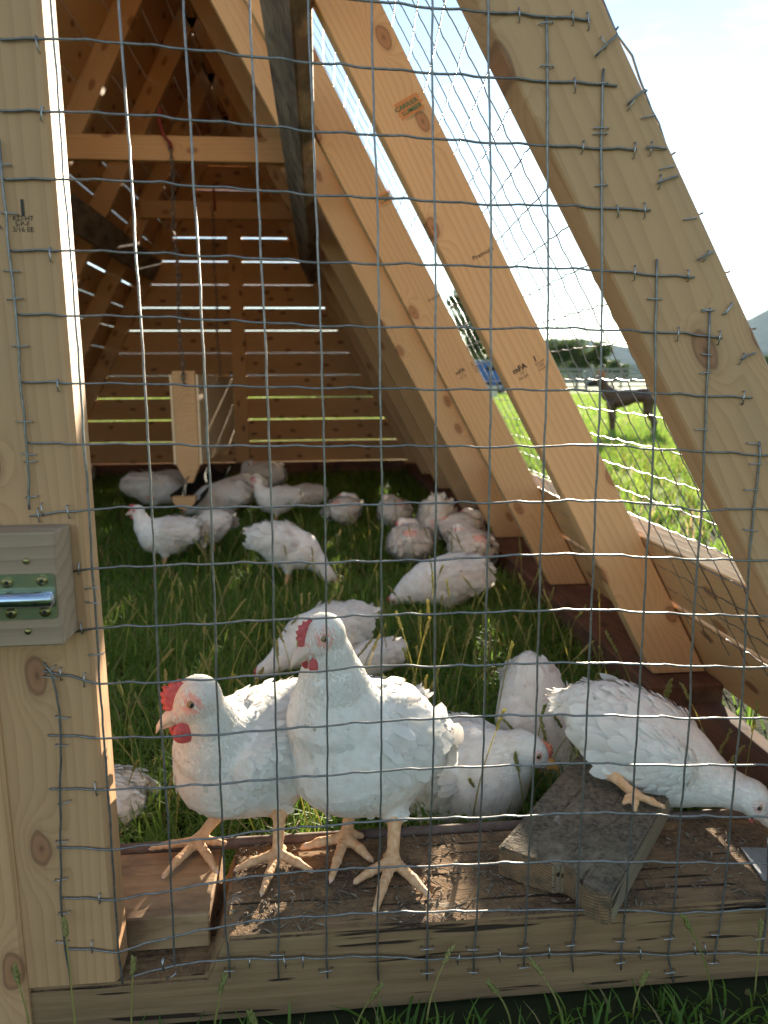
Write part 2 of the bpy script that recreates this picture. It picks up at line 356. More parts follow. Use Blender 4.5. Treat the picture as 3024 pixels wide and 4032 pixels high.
M_cream = simple('cream board', (.62, .55, .42), .7)
M_tyre = simple('tyre rubber', (.02, .02, .02), .8)
M_dog = simple('brindle coat', (.06, .028, .016), .55, var=(.09, .044, .025), vscale=25)
M_dogm = simple('dark muzzle', (.012, .010, .009), .5)
M_ear = simple('backlit ear', (.40, .14, .07), .6)  # orange of sunlight glowing through the ears, painted into their base colour

# ------------------------------------------------------------ ground, hills
bm = bmesh.new()
for a, b in ((0, 0),):
    R = [0, 3, 8, 20, 60, 200, 700, 2500, 6400]
    rings = []
    for r_ in R[1:]:
        rings.append([bm.verts.new((r_*cos(k*pi/24), r_*sin(k*pi/24), 0)) for k in range(48)])
    c0 = bm.verts.new((0, 0, 0))
    for k in range(48):
        bm.faces.new((c0, rings[0][k], rings[0][(k+1) % 48]))
        for i in range(len(rings)-1): bm.faces.new((rings[i][k], rings[i+1][k], rings[i+1][(k+1) % 48], rings[i][(k+1) % 48]))
setp(bm_obj('meadow_ground', bm, M_ground), kind='structure')
def azpx(px): return YAW+math.atan((px-1512)/FPX)
def hills(name, dist, prof, seed, base):
    """a ridge of real relief all round the meadow; prof = (azimuth, elevation angle) of its skyline"""
    n, m = 360, 14; V = []; ra = random.Random(seed); ph = [ra.uniform(0, 6.28) for _ in range(8)]
    pa = np.array([p[0] for p in prof]); pe = np.array([p[1] for p in prof])
    for i in range(n):
        az = -pi+2*pi*i/n
        if pa[0] <= az <= pa[-1]: e = np.interp(az, pa, pe)
        else: e = base+.012*sin(2*az+ph[0])+.010*sin(5*az+ph[1])+.005*sin(11*az+ph[2])
        e += .0012*sin(60*az+ph[3])+.0008*sin(103*az+ph[4])
        H = max(e, .004)*dist
        for j in range(m):
            s = j/(m-1); d = dist*(.72+.28*s); h = H*(s**1.6)*(1+.10*sin(9*s+31*az+ph[5])*(1-s)*s*4)
            V.append((d*sin(az), d*cos(az), h))
    F = []
    for i in range(n):
        k = (i+1) % n
        for j in range(m-1): F.append((i*m+j, k*m+j, k*m+j+1, i*m+j+1))
    me = np_mesh(name, V, [np.array(F)]); return setp(link(name, me, M_hill), kind='structure')
el = lambda y: (1508-y)/2900
hills('hills', 5200, [(azpx(1600), el(1390)), (azpx(2100), el(1352)), (azpx(2178), el(1345)), (azpx(2295), el(1350)), (azpx(2445), el(1385)), (azpx(2700), el(1372)), (azpx(2925), el(1289)), (azpx(2969), el(1267)), (azpx(3024), el(1248)), (azpx(3300), el(1242)), (azpx(4200), el(1300))], 3, .045)
hills('foothills', 2600, [(azpx(1500), el(1455)), (azpx(2178), el(1430)), (azpx(2400), el(1442)), (azpx(2700), el(1440)), (azpx(2900), el(1425)), (azpx(3100), el(1400)), (azpx(4200), el(1440))], 5, .022)

bm = bmesh.new(); bm_box(bm, 0, 0, 270, 14000, 14000, 542)
hm = bpy.data.materials.new('air'); hm.use_nodes = True; hm.node_tree.nodes.clear(); ho_ = hm.node_tree.nodes.new('ShaderNodeOutputMaterial'); pv = hm.node_tree.nodes.new('ShaderNodeVolumePrincipled')
pv.inputs['Color'].default_value = (.62, .80, 1, 1); pv.inputs['Density'].default_value = .00003; pv.inputs['Anisotropy'].default_value = .2; hm.node_tree.links.new(pv.outputs[0], ho_.inputs['Volume'])
setp(bm_obj('haze', bm, hm), kind='stuff')

# ------------------------------------------------------------ the coop
coop = empty('chicken_coop', (0, 0, 0), label='A-frame chicken coop of fresh lumber with wire mesh front, slatted rear and old timber base', cat='chicken coop')
def out_line(Y):                    # outer face of the right rafters: X = a-k*z
    s = min(1, max(0, Y/.61)); return 1.283-.005*s, .577-.0365*s
RW, RT = .089, .038
def rafter(Y, side, sill=.078, mat=None):
    a, k = out_line(Y); c = 1/sqrt(1+k*k)
    zt = (a-.02)/k; w2 = RW/2/c
    za, zb = sill, zt
    p0 = (side*(a-k*za-w2), Y+RT/2, za); p1 = (side*(a-k*zb-w2), Y+RT/2, zb)
    X = (Vector(p1)-Vector(p0)).normalized(); nrm = Vector((side*c, 0, c*k))
    # prism with a level-cut foot
    L_ = (Vector(p1)-Vector(p0)).length
    bm = bmesh.new(); bm_box(bm, 0, 0, 0, L_, RW, RT)
    for v in bm.verts:
        if v.co.x < 0: v.co.x += (-1 if side > 0 else 1)*v.co.y*k
    bmesh.ops.bevel(bm, geom=bm.edges[:], offset=.0018, segments=1, affect='EDGES')
    Yv = (nrm-X*nrm.dot(X)).normalized()*side; Z = X.cross(Yv)
    o = bm_obj('rafter', bm, M_front if Y == 0 else M_spruce, coop)
    M = Matrix((X, Yv, Z)).transposed().to_4x4(); M.translation = (Vector(p0)+Vector(p1))/2; o.matrix_world = M
    return o
SP = .61
rafters = []
for i in range(8):
    for s in (1, -1): rafters.append(rafter(i*SP, s, .09 if i == 0 else .078))
# front timber, its lowered left run, the let-in block
def prism(name, pts, y0, y1, mat, parent, bevel=.003):
    bm = bmesh.new(); A = [bm.verts.new((x, y0, z)) for x, z in pts]; B = [bm.verts.new((x, y1, z)) for x, z in pts]
    bm.faces.new(A); bm.faces.new(B[::-1])
    for i in range(len(pts)): j = (i+1) % len(pts); bm.faces.new((A[i], B[i], B[j], A[j]))
    bmesh.ops.recalc_face_normals(bm, faces=bm.faces[:])
    if bevel: bmesh.ops.bevel(bm, geom=bm.edges[:], offset=bevel, segments=2, affect='EDGES')
    return bm_obj(name, bm, mat, parent)
prism('sill_beam', [(-1.26, .004), (1.26, .004), (1.26, .094), (.428, .094), (.412, .0545), (-1.26, .0545)], .002, .145, M_beam, coop)
board('filler_block', (-1.0, .092, .0738), (.4100, .092, .0738), (0, 1, 0), .105, .037, M_filler, coop)
tube('rusty_strip', [(-.4, .149, .092), (.2, .150, .094), (.6, .152, .093), (.9, .150, .094), (1.1, .15, .093)], .0065, M_rust, coop, 8)
# side sills and rear sill
for s in (1, -1):
    o = board('sill_beam', (s*1.175, .56, .0385), (s*1.175, 4.30, .0385), (1, 0, 0), .140, .075, M_sill, coop, bevel=.004)
    o = board('sill_beam', (s*1.175, .149, .022), (s*1.175, .556, .022), (1, 0, 0), .13, .04, M_sill, coop, bevel=.004)
board('sill_beam', (-1.09, 4.25, .05), (1.09, 4.25, .05), (0, 1, 0), .089, .096, M_sill, coop, bevel=.004)
# kick boards and roof boards on the slopes
def slope_board(side, y0, y1, z0, z1, th, mat, name='roof_board', k=.5405, a=1.2785, off=.0):
    c = 1/sqrt(1+k*k); zc = (z0+z1)/2; wd = (z1-z0)/c
    cx = side*(a-k*zc+(th/2+off)*c); cz = zc+(th/2+off)*c*k
    nx = Vector((-side*k, 0, 1))
    return board(name, (cx, y0, cz), (cx, y1, cz), nx, wd, th, mat, coop, bevel=.002, ends=.0)
for s in (1, -1):
    slope_board(s, -.03, 4.31, .212, .337, .038, M_spruce if s > 0 else M_slat, 'kick_board', off=.002)
    slope_board(s, -.03, 4.31, .062, .202, .038, M_slat, 'kick_board', off=.003)
    z = .345; i = 0
    while z < 2.24:
        g = random.choice((.003, .004, .0045, .006, .008)); h = .121
        if s > 0: h += .0
        slope_board(s, 1.79+random.uniform(-.012, .012), 4.33, z, min(z+h, 2.3), .019, M_slat, off=.001)
        z += h+g*.85; i += 1
# rear wall: horizontal slats with open gaps, stud in the middle
board('back_board', (-1.2, 4.327, .050), (1.2, 4.327, .050), (0, 0, 1), .094, .019, M_slat, coop)
z = .0985
i = 0
while z < 2.15:
    h = .1375+random.uniform(-.001, .001); g = (.0075, .009, .0085, .009, .0065, .007, .008, .0065, .010, .011, .0075, .0065, .004)[i % 13]*.6
    hw = 1.278-.5405*(z+h/2)+.03
    o = board('back_board', (-hw, 4.327, z+h/2), (hw, 4.327, z+h/2+random.uniform(-.002, .002)), (0, 0, 1), h, .019, M_slat, coop, bevel=.0015)
    z += .1382+g; i += 1
board('rear_stud', (.022, 4.297, .10), (.022, 4.297, 1.58), (1, 0, 0), .089, .038, M_slat, coop)
# collar ties the feeder hangs from
for Y, zc in ((2.42, 1.492), (3.64, 1.540)):
    hw = 1.278-.5405*zc-.1
    board('collar_tie', (-hw-.06, Y-.001, zc), (hw+.06, Y-.001, zc), (0, 0, 1), .089, .036, M_spruce, coop)
board('ridge_board', (0, 1.8, 2.30), (0, 4.3, 2.30), (0, 0, 1), .14, .038, M_slat, coop)
# weathered braces laid along the inside of the rafters
def brace(side, y0, y1, zb, mat, a=1.178, wd=.13):
    k = .5405; c = 1/sqrt(1+k*k); zc = zb+wd/2*c
    cx = side*(a-k*zc-.021*c); cz = zc-.021*c*k
    return board('brace_plank', (cx, y0, cz), (cx, y1, cz), Vector((-side*k, 0, 1)), wd, .038, mat, coop, bevel=.004, ends=.006)
brace(1, .30, 3.75, 1.185, M_grey)
brace(-1, 1.9, 4.15, 1.255, M_grey)
# door post with its stamps
board('door_post', (.2865, .0195, .0555), (.2865, .0195, 1.75), (1, 0, 0), .089, .038, M_front, coop, bevel=.003)
board('door_stile', (.205, .015, -.002+.01), (.205, .015, 1.75), (1, 0, 0), .089, .038, M_front, coop, bevel=.003)
board('door_post', (-.2865, .0195, .0555), (-.2865, .0195, 1.75), (1, 0, 0), .089, .038, M_spruce, coop, bevel=.003)
board('door_rail', (.160, .015, .62), (-.160, .015, .62), (0, 0, 1), .089, .036, M_spruce, coop, bevel=.003)
board('door_rail', (.160, .015, .09), (-.160, .015, .09), (0, 0, 1), .089, .036, M_spruce, coop, bevel=.003)
board('door_stile', (-.205, .015, .008), (-.205, .015, 1.75), (1, 0, 0), .089, .038, M_spruce, coop, bevel=.003)
# latch block and barrel bolt
board('latch_block', (.20, -.0195, .4505), (.3215, -.0195, .4505), (0, 0, 1), .093, .037, M_block, coop, bevel=.0016)
def cyl(name, a, b, r, mat, parent, n=16): return tube(name, [a, tuple((np.array(a)+np.array(b))/2), b], r, mat, parent, n)
def bx(name, c, s, mat, parent, bev=.0):
    bm = bmesh.new(); bm_box(bm, *c, *s)
    if bev: bmesh.ops.bevel(bm, geom=bm.edges[:], offset=bev, segments=2, affect='EDGES')
    return bm_obj(name, bm, mat, parent)
def rounded_plate(name, x0, x1, z0, z1, y0, y1, r, mat, parent):
    bm = bmesh.new(); P = []
    for cx, cz, a0 in ((x1-r, z1-r, 0), (x0+r, z1-r, 90), (x0+r, z0+r, 180), (x1-r, z0+r, 270)):
        for k in range(6): a = radians(a0+k*18); P.append((cx+r*cos(a), cz+r*sin(a)))
    A = [bm.verts.new((x, y0, z)) for x, z in P]; B = [bm.verts.new((x, y1, z)) for x, z in P]
    bm.faces.new(A); bm.faces.new(B[::-1])
    for i in range(len(P)): j = (i+1) % len(P); bm.faces.new((A[i], B[i], B[j], A[j]))
    bmesh.ops.recalc_face_normals(bm, faces=bm.faces[:]); return bm_obj(name, bm, mat, parent)
YB = -.0385
b0 = atY(605/2.9625, 2000+760/2.9625, YB); b1 = atY(30/2.9625, 2000+1305/2.9625, YB)
bolt = rounded_plate('barrel_bolt', b0[0]-.075, b0[0]+.002, b1[2], b0[2], YB-.0015, YB, .004, M_zinc, coop)
zb_ = (b0[2]+b1[2])/2-.001
cyl('barrel', (b0[0]-.07, YB-.006, zb_), (b0[0]+.001, YB-.006, zb_), .0065, M_chrome, bolt, 20)
cyl('bolt_rod', (b0[0]-.09, YB-.006, zb_), (b0[0]+.0018, YB-.006, zb_), .0045, M_galv, bolt, 16)
cyl('bolt_knob', (b0[0]-.042, YB-.006, zb_), (b0[0]-.047, YB-.026, zb_-.004), .0042, M_galv, bolt, 16)
for (sx_, sz_) in ((82, 872), (488, 847), (132, 1228), (527, 1210)):
    q = atY(sx_/2.9625, 2000+sz_/2.9625, YB-.002)
    s_ = cyl('screw', (q[0], YB-.001, q[2]), (q[0], YB-.0032, q[2]), .0042, M_screw, bolt, 14)
    bx('screw_recess', (q[0], YB-.0033, q[2]), (.0028, .0006, .0028), M_black, s_)
for (sx_, sz_) in ((305, 620), (325, 1440)):
    q = atY(sx_/2.9625, 2000+sz_/2.9625, YB); cyl('screw', (q[0], YB+.003, q[2]), (q[0], YB-.0008, q[2]), .0026, M_screw, coop, 12)
# steel plate on the front timber at the right
q = atZ(1600+1600/1.165, 2500+1100/1.165, .096)
pl = bx('angle_plate', (1.03, .05, .0955), (.09, .055, .002), M_galv, coop, .0006)
pl.rotation_euler = (0, 0, radians(-8)); pl.location = (.0, .145, 0)
pl.location = (1.03-1.03*cos(radians(8))-.05*sin(radians(8)), .05+1.03*sin(radians(8))-.05*cos(radians(8)), 0)
cyl('plate_bolt', (1.003, .030, .096), (1.003, .030, .101), .005, M_rust, coop, 12)

# ---- stamps: flat ink on the boards
def text(s, size, mat, origin, xdir, zdir, parent, align='LEFT', bold=.0):
    cu = bpy.data.curves.new('stamp', 'FONT'); cu.body = s; cu.size = size; cu.align_x = align; cu.offset = bold; cu.resolution_u = 3
    o = bpy.data.objects.new('stamp', cu); COL.objects.link(o)
    dg = bpy.context.evaluated_depsgraph_get(); me = bpy.data.meshes.new_from_object(o.evaluated_get(dg)); me.name = 'stamp'
    bpy.data.objects.remove(o); bpy.data.curves.remove(cu)
    me.materials.clear(); ob = link('stamp', me, mat, parent)
    X = Vector(xdir).normalized(); Zd = Vector(zdir); Y = (Zd-X*Zd.dot(X)).normalized(); M = Matrix((X, Y, X.cross(Y))).transposed().to_4x4(); M.translation = Vector(origin); ob.matrix_world = M
    return ob
def on_post(px, py): return atY(px, py, -.0004+.0005-.0002)
for s_, x, y, sz, b in (('1', 68, 850, .0175, .0003), ('KD-HT', 50, 868, .0052, 0), ('S-P-F', 60, 890, .0052, 0), ('3/16 EE', 50, 912, .0052, 0)):
    p = on_post(x, y); text(s_, sz, M_ink, (p[0], p[1], p[2]), (1, 0, 0), (0, 0, 1), coop, bold=b)
p = on_post(0, 905); text('A', .006, M_ink, (p[0]-.002, p[1], p[2]), (1, 0, 0), (0, 0, 1), coop)
def r_dirs(Y):
    a, k = out_line(Y); c = 1/sqrt(1+k*k); return Vector((k*c, 0, -c)), Vector((c, 0, k*c))   # down the rafter, outward
def on_rafter(Y, px, py): return atY(px, py, Y-.0008)
def stamp_set(Y, pts, sc=1.0):
    dn, ot = r_dirs(Y)
    # lettering runs across the face, from the inner edge outwards and slightly up
    xd, zd = ot, -dn
    for kind, px, py in pts:
        p = on_rafter(Y, px, py)
        if kind == 'cl':
            bm = bmesh.new()
            w_, h_ = .036*sc, .023*sc
            for j in range(9):
                zz = -h_/2+h_*(j+.5)/9; vs_ = [bm.verts.new((sx*w_/2+(.0015*sc*sin(j*2.1)), sz*h_/26+zz, 0)) for sx, sz in ((-1, -1), (1, -1), (1, 1), (-1, 1))]; bm.faces.new(vs_)
            o = bm_obj('stamp', bm, M_inko, coop); M = Matrix((xd, zd, xd.cross(zd))).transposed().to_4x4(); M.translation = Vector(p); o.matrix_world = M
            q = Vector(p)+Vector((0, -.0004, 0))
            text('CARRIER', .0088*sc, M_inkg, q-xd*.003*sc+zd*.0005*sc, xd, zd, coop, 'CENTER', .0002)
            text('LUMBER', .0080*sc, M_inkg, q+xd*.0015*sc-zd*.0075*sc, xd, zd, coop, 'CENTER', .0002)
            text('a tradition of quality', .0032*sc, M_inkg, q+xd*.002*sc-zd*.0145*sc, xd, zd, coop, 'CENTER')
        elif kind == 'pr':
            text('Premium', .0092*sc, M_ink, Vector(p), xd, zd, coop, 'CENTER')
        elif kind == 'fa':
            text('mFA', .0115*sc, M_ink, Vector(p), xd, zd, coop, 'CENTER', .0004)
            text('137', .0052*sc, M_ink, Vector(p)-zd*.006*sc, xd, zd, coop, 'CENTER'); text('NLGA', .0056*sc, M_ink, Vector(p)-zd*.012*sc, xd, zd, coop, 'CENTER')
        elif kind == 'kd':
            text('1', .0125*sc, M_ink, Vector(p)-xd*.002, xd, zd, coop, 'CENTER', .0003)
            for j, s_ in enumerate(('KD-HT', 'S-P-F', '3/16 EE')): text(s_, .0048*sc, M_ink, Vector(p)+xd*.003-zd*(.0055+.005*j)*sc, xd, zd, coop, 'CENTER')
stamp_set(.61, [('cl', 1612, 418), ('pr', 1905, 1005), ('fa', 2050, 1460), ('kd', 2115, 1420)], 1.15)
stamp_set(1.22, [('cl', 1515, 780), ('pr', 1715, 1175), ('fa', 1815, 1468), ('kd', 1865, 1440)], 1.15)

# ---- the wire mesh of the front
Z1 = 1659/1512; rows = {}
def addr(r, c0, s, ox, oy, l):
    for i, (x, y) in enumerate(l): rows.setdefault(r, {})[c0+i] = (ox+x/s, oy+y/s)
for c, l in enumerate([[(232, 168), (257, 483), (275, 775), (305, 1083)], [(525, 186), (547, 495), (568, 783), (585, 1092)], [(803, 213), (822, 519), (836, 804), (858, 1107)], [(1088, 245), (1103, 542), (1114, 823), (1127, 1117)], [(1340, 272), (1353, 570), (1362, 845), (1375, 1135)], [(1610, 295), (1617, 583), (1630, 856), (1633, 1142)]]):
    for r, (x, y) in enumerate(l): rows.setdefault(r, {})[c] = (x/Z1, y/Z1)
Z2 = 1659/2024
for c, l in zip((6, 7, 8, 9), ([(575, 237), (577, 448), (583, 650), (586, 855), (588, 1057)], [(758, 250), (762, 462), (765, 662), (765, 862), (766, 1058)], [(947, 263), (947, 470), (947, 663), (950, 866), (948, 1058)], [(1125, 272), (1120, 480), (1122, 672), (1123, 873), (1122, 1066)])):
    for r, (x, y) in enumerate(l): rows[r if r in rows else rows.setdefault(r, {}) and r or r][c] = (1000+x/Z2, y/Z2)
rows[3][10] = (1000+1300/Z2, 889/Z2); rows[4][10] = (1000+1297/Z2, 1075/Z2)
a = (Z1, 1512, 1200)
addr(4, 6, *a, [(222, 100), (461, 105), (707, 100), (940, 110), (1172, 118), (1405, 135)])
addr(5, 6, *a, [(222, 368), (461, 367), (702, 370), (933, 372), (1172, 383), (1393, 395)])
addr(6, 6, *a, [(223, 611), (457, 617), (692, 613), (925, 605), (1163, 625), (1383, 635), (1625, 650)])
addr(7, 6, *a, [(225, 857), (454, 857), (686, 852), (913, 848), (1153, 860), (1372, 892), (1598, 880)])
addr(8, 6, *a, [(220, 1105), (447, 1090), (675, 1080), (905, 1080), (1133, 1092), (1355, 1102), (1577, 1105)])
addr(9, 6, *a, [(219, 1337), (441, 1330), (670, 1323), (896, 1318), (1122, 1330), (1338, 1340), (1563, 1345)])
a = (1659/1424, 1600, 2500)
addr(10, 6, *a, [(130, 147), (362, 140), (601, 130), (838, 130), (1075, 135), (1305, 145), (1548, 150)])
addr(11, 6, *a, [(125, 385), (357, 372), (595, 370), (828, 370), (1062, 375), (1300, 385), (1533, 382)])
addr(12, 6, *a, [(122, 612), (350, 605), (585, 597), (817, 588), (1047, 597), (1278, 600), (1510, 598)])
addr(13, 6, *a, [(112, 843), (340, 840), (572, 830), (803, 817), (1037, 820), (1258, 833), (1487, 835)])
addr(14, 6, *a, [(105, 1062), (332, 1053), (560, 1045), (790, 1038), (1018, 1043), (1242, 1045), (1472, 1048)])
addr(15, 6, *a, [(97, 1272), (325, 1268), (552, 1262), (780, 1262), (1003, 1262), (1225, 1280), (1447, 1270), (1655, 1255)])
addr(16, 6, *a, [(95, 1490), (309, 1480), (540, 1473), (757, 1462), (985, 1460), (1200, 1470), (1415, 1460), (1630, 1465)])
for r, l in [(4, [(325, 268), (607, 271), (870, 284), (1143, 297), (1385, 313), (1639, 317)]), (5, [(347, 560), (625, 562), (886, 572), (1153, 575), (1392, 581), (1642, 581)]), (6, [(362, 823), (640, 822), (897, 830), (1163, 831), (1400, 832), (1646, 832)]), (7, [(385, 1105), (655, 1095), (913, 1098), (1173, 1093), (1404, 1088), (1652, 1082)])]:
    addr(r, 0, Z1, 0, 1000, l)
# row 8: between
addr(8, 0, 2.9625, 0, 2000, [(1075, 708)]); addr(8, 1, 1.746, 350, 1600, [(450, 1098), (850, 1085), (1265, 1075), (1628, 1078)]); rows[8][5] = (1500, 2210)
addr(9, 0, 2.9625, 0, 2000, [(1130, 1400)]); addr(10, 0, 2.9625, 0, 2000, [(1160, 2052)])
a = (1659/1300, 450, 2300)
for r, l in [(9, [(212, 210), (508, 200), (800, 180), (1065, 170), (1343, 157)]), (10, [(222, 495), (512, 478), (805, 455), (1068, 435), (1342, 410)]), (11, [(240, 768), (525, 757), (812, 732), (1070, 712), (1342, 690)]), (12, [(257, 1022), (533, 1005), (818, 978), (1070, 962), (1340, 940)]), (13, [(278, 1300), (545, 1272), (823, 1232), (1070, 1215), (1337, 1190)]), (14, [(285, 1540), (553, 1490), (825, 1455), (1068, 1438), (1330, 1423)]), (15, [(298, 1770), (558, 1717), (826, 1680), (1064, 1668), (1322, 1650)])]:
    addr(r, 1, *a, l)
a = (1.544, 0, 2600)
for r, x, y in ((11, 632, 475), (12, 655, 788), (13, 680, 1153), (14, 700, 1458), (15, 720, 1775)): addr(r, 0, *a, [(x, y)])
addr(16, 1, *a, [(1060, 1855)])
for c, (x, y) in {2: (495*DS, 2072*DS), 3: (600*DS, 2072*DS), 4: (705*DS, 2070*DS), 5: (815*DS, 2066*DS)}.items(): rows[16][c] = (x, y)
rows[-1] = {5: (1440, 3), 6: (1701, 33), 7: (1927, 49), 8: (2155, 66)}
_cor = {}
for r, l in rows.items():       # the lowered left rows: columns keep their own numbers
    for c, q in l.items():
        if q is not None: _cor[(r, c)] = q
ends_l = {0: (0, 156), 1: (0, 436), 2: (11, 706), 3: (37, 988), 4: (67, 1238), 5: (83, 1505), 6: (108, 1744), 7: (118, 2032), 8: (273, 2251), 9: (286, 2489), 10: (170, 2641), 11: (188, 2895), 12: (194, 3107), 13: (223, 3337), 14: (240, 3536), 15: (259, 3735), 16: (511, 3847)}
ends_r = {-1: (2323, 79), 0: (2430, 338), 1: (2507, 588), 2: (2562, 828), 3: (2735, 1092), 4: (2843, 1332), 5: (2962, 1566), 6: (3060, 1794), 7: (3090, 2010), 8: (3090, 2210), 9: (3090, 2432), 10: (3090, 2634), 11: (3090, 2832), 12: (3090, 3016), 13: (3090, 3222), 14: (3090, 3405), 15: (3090, 3560), 16: (3090, 3765)}
YM = -.0018
def wire_poly(P, amp, axis):
    """nodes joined with the crimp every cell of this wire has"""
    P = [np.array(p) for p in P]; out = []
    for i in range(len(P)-1):
        a_, b_ = P[i], P[i+1]; L_ = np.linalg.norm(b_-a_)
        out.append(a_)
        if L_ > .03:
            k = random.uniform(.6, 1.3)*amp*L_/.05
            for s_, h in ((.12, .0), (.34, .35), (.47, 1.0), (.58, .75), (.74, -.1), (.9, -.15)):
                q = a_+(b_-a_)*s_+axis*h*k; q[1] += random.uniform(-.0002, .0002); out.append(q)
    out.append(P[-1]); return out
WR = .00098
axv = np.array([0, 0, 1.])
rand_w = random.Random(4)
def mesh3(p): q = atY(p[0], p[1], YM); return q
for r in sorted(rows):
    cs = sorted(c for c in rows[r]); P = []
    if r in ends_l: P.append(mesh3(ends_l[r]))
    elif r == -1: P.append(atY(1100, -40, YM))
    P += [mesh3(rows[r][c]) for c in cs]
    if r in ends_r: P.append(mesh3(ends_r[r]))
    tube('horizontal_wire', wire_poly(P, .0012, axv), WR, M_wire, coop, 6)
bottoms = {0: (483, 3874), 1: (683, 3842), 2: (905, 3850), 3: (1098, 3858), 4: (1290, 3850), 5: (1490, 3860), 6: (1682, 3858), 7: (1865, 3835), 8: (2063, 3812), 9: (2257, 3826), 10: (2445, 3818), 11: (2652, 3866), 12: (2812, 3796), 13: (2999, 3780)}
tops = {9: (2372, -40), 10: (2375, 275)}
tops = {8: (2152, 70), 9: (2377, 270), 10: (2586, 1020), 11: (2795, 1213), 12: (2990, 1738), 13: (3024, 3300)}
for c in range(0, 14):
    rs = sorted(r for r in rows if c in rows[r] and r >= 0)
    P = [mesh3(rows[r][c]) for r in rs]
    t_ = tops.get(c)
    if c >= 8 and t_:
        P = [p for r, p in zip(rs, P) if rows[r][c][1] > t_[1]+25]; P.insert(0, mesh3(t_))
    else:
        P.insert(0, P[0]+(P[0]-P[1])*1.9)
    b_ = mesh3(bottoms[c]); 
    if len(P) and P[-1][2] > b_[2]+.012: P.append(b_)
    P = [p+np.array([0, .0018, 0]) if False else p for p in P]
    tube('vertical_wire', wire_poly(P, .0004, np.array([1., 0, 0])), WR, M_wire, coop, 6)
for pts in ([(0, 550), (11, 706), (37, 988), (66, 1239), (82, 1506), (107, 1746), (118, 2005)], [(175, 2607), (207, 2652), (236, 2794), (241, 2891), (238, 3105), (240, 3338), (241, 3533), (248, 3636), (259, 3735), (285, 3892)]):
    tube('vertical_wire', wire_poly([mesh3(p)+np.array([0, -.0012, 0]) for p in pts], .0006, np.array([1., 0, 0])), WR, M_wire, coop, 6)
# staples
def staple(px, py, ang, ln=.0115, y=-.0030, mat=None):
    c = atY(px, py, y); d = np.array([cos(ang), 0, sin(ang)])*ln/2; n = np.array([0, .0045, 0])
    tube('staple', [c-d+n, c-d, c+d, c+d+n], .00062, mat or M_staple, coop, 4)
ST = []
def S(s, ox, oy, l):
    for x, y, a_ in l: ST.append((ox+x/s, oy+y/s, a_))
V_, H_ = 90, 0
S(Z1, 0, 0, [(158, 185, V_), (178, 487, V_), (215, 1098, V_), (10, 710, H_), (37, 920, H_), (47, 1170, H_)])
S(Z1, 0, 1000, [(60, 193, H_), (85, 398, H_), (102, 725, H_), (120, 865, H_), (128, 898, H_), (135, 1050, H_), (248, 567, V_), (293, 1115, V_), (180, 1105, V_), (165, 1130, V_)])
S(2.9625, 0, 2000, [(918, 715, V_), (945, 1410, V_), (1060, 938, H_), (1065, 1108, H_), (1115, 1715, H_), (705, 1945, V_), (980, 2015, V_), (590, 1890, 40), (580, 1975, H_)])
S(1.544, 0, 2600, [(375, 350, H_), (370, 520, H_), (388, 868, 12), (370, 1105, H_), (365, 1337, H_), (385, 1540, H_), (580, 787, V_), (603, 1455, V_), (557, 1748, V_), (375, 1718, H_), (990, 1855, V_), (1040, 1925, 30)])
S(Z2, 1000, 0, [(857, 45, V_), (1030, 55, V_), (1080, 65, V_), (945, 72, H_), (948, 212, H_), (1037, 272, V_), (1125, 268, H_), (1123, 412, H_), (1120, 430, H_), (1063, 473, V_), (1230, 483, V_), (1123, 597, H_), (1175, 680, V_), (1262, 678, V_), (1230, 880, V_), (1403, 888, V_), (1298, 965, H_), (1370, 1078, V_), (1503, 1090, V_), (1468, 1000, H_), (1130, 135, 120), (1222, 330, 60), (1275, 375, 10), (1283, 478, V_), (1335, 540, 20), (1312, 585, V_), (1410, 705, 10), (1462, 825, 60), (1532, 995, 60)])
S(1.795, 2100, 1100, [(862, 138, H_), (1240, 220, H_), (1233, 533, H_), (1222, 660, H_), (1195, 1062, H_), (1487, 835, V_), (1560, 1162, H_), (1578, 1305, H_), (1478, 560, 70), (1380, 215, 60)])
S(Z1, 1512, 1200, [(1555, 402, V_), (1590, 800, H_), (1587, 975, H_)])
S(1.165, 1600, 2500, [(97, 1442, H_), (97, 1553, H_), (307, 1445, H_), (310, 1550, H_), (240, 1492, V_), (430, 1478, V_), (540, 1437, H_), (540, 1527, H_), (657, 1462, V_), (757, 1425, H_), (985, 1408, H_), (985, 1505, H_), (1208, 1395, H_), (1213, 1550, H_), (1075, 1468, V_), (1325, 1450, V_), (1372, 1445, V_), (1420, 1377, H_), (1413, 1507, H_), (1625, 1395, H_)])
S(1.185, 400, 3100, [(595, 858, H_), (690, 825, V_), (820, 785, H_), (855, 822, V_), (940, 818, V_), (1045, 860, H_), (285, 832, V_)])
for px, py, a_ in ST: staple(px, py, radians(a_+random.uniform(-9, 9)), random.uniform(.009, .0125))
# side mesh on the right slope, three open bays
def slope_pt(Y, z, off=.0):
    a_, k = out_line(Y); return np.array([a_-k*z+off, Y, z+off*.5])
z = .20; n_ = 0
while z < 1.62:
    P = []; y = .0
    while y <= 1.84: P.append(slope_pt(y, z+.004*sin(3*y+z*9), .0022)); y += .0585
    tube('mesh_wire', wire_poly(P, .0018, np.array([0, 0, 1.])), .0009, M_wire, coop, 5); z += .0455; n_ += 1
y = .055; 
while y < 1.82:
    P = []; zz = .165
    while zz < 1.60: P.append(slope_pt(y+.002*sin(zz*7+y*3), zz, .003)); zz += .0455
    tube('mesh_wire', wire_poly(P, .0042, np.array([0, 1., 0])), .0009, M_wire, coop, 5); y += .0585
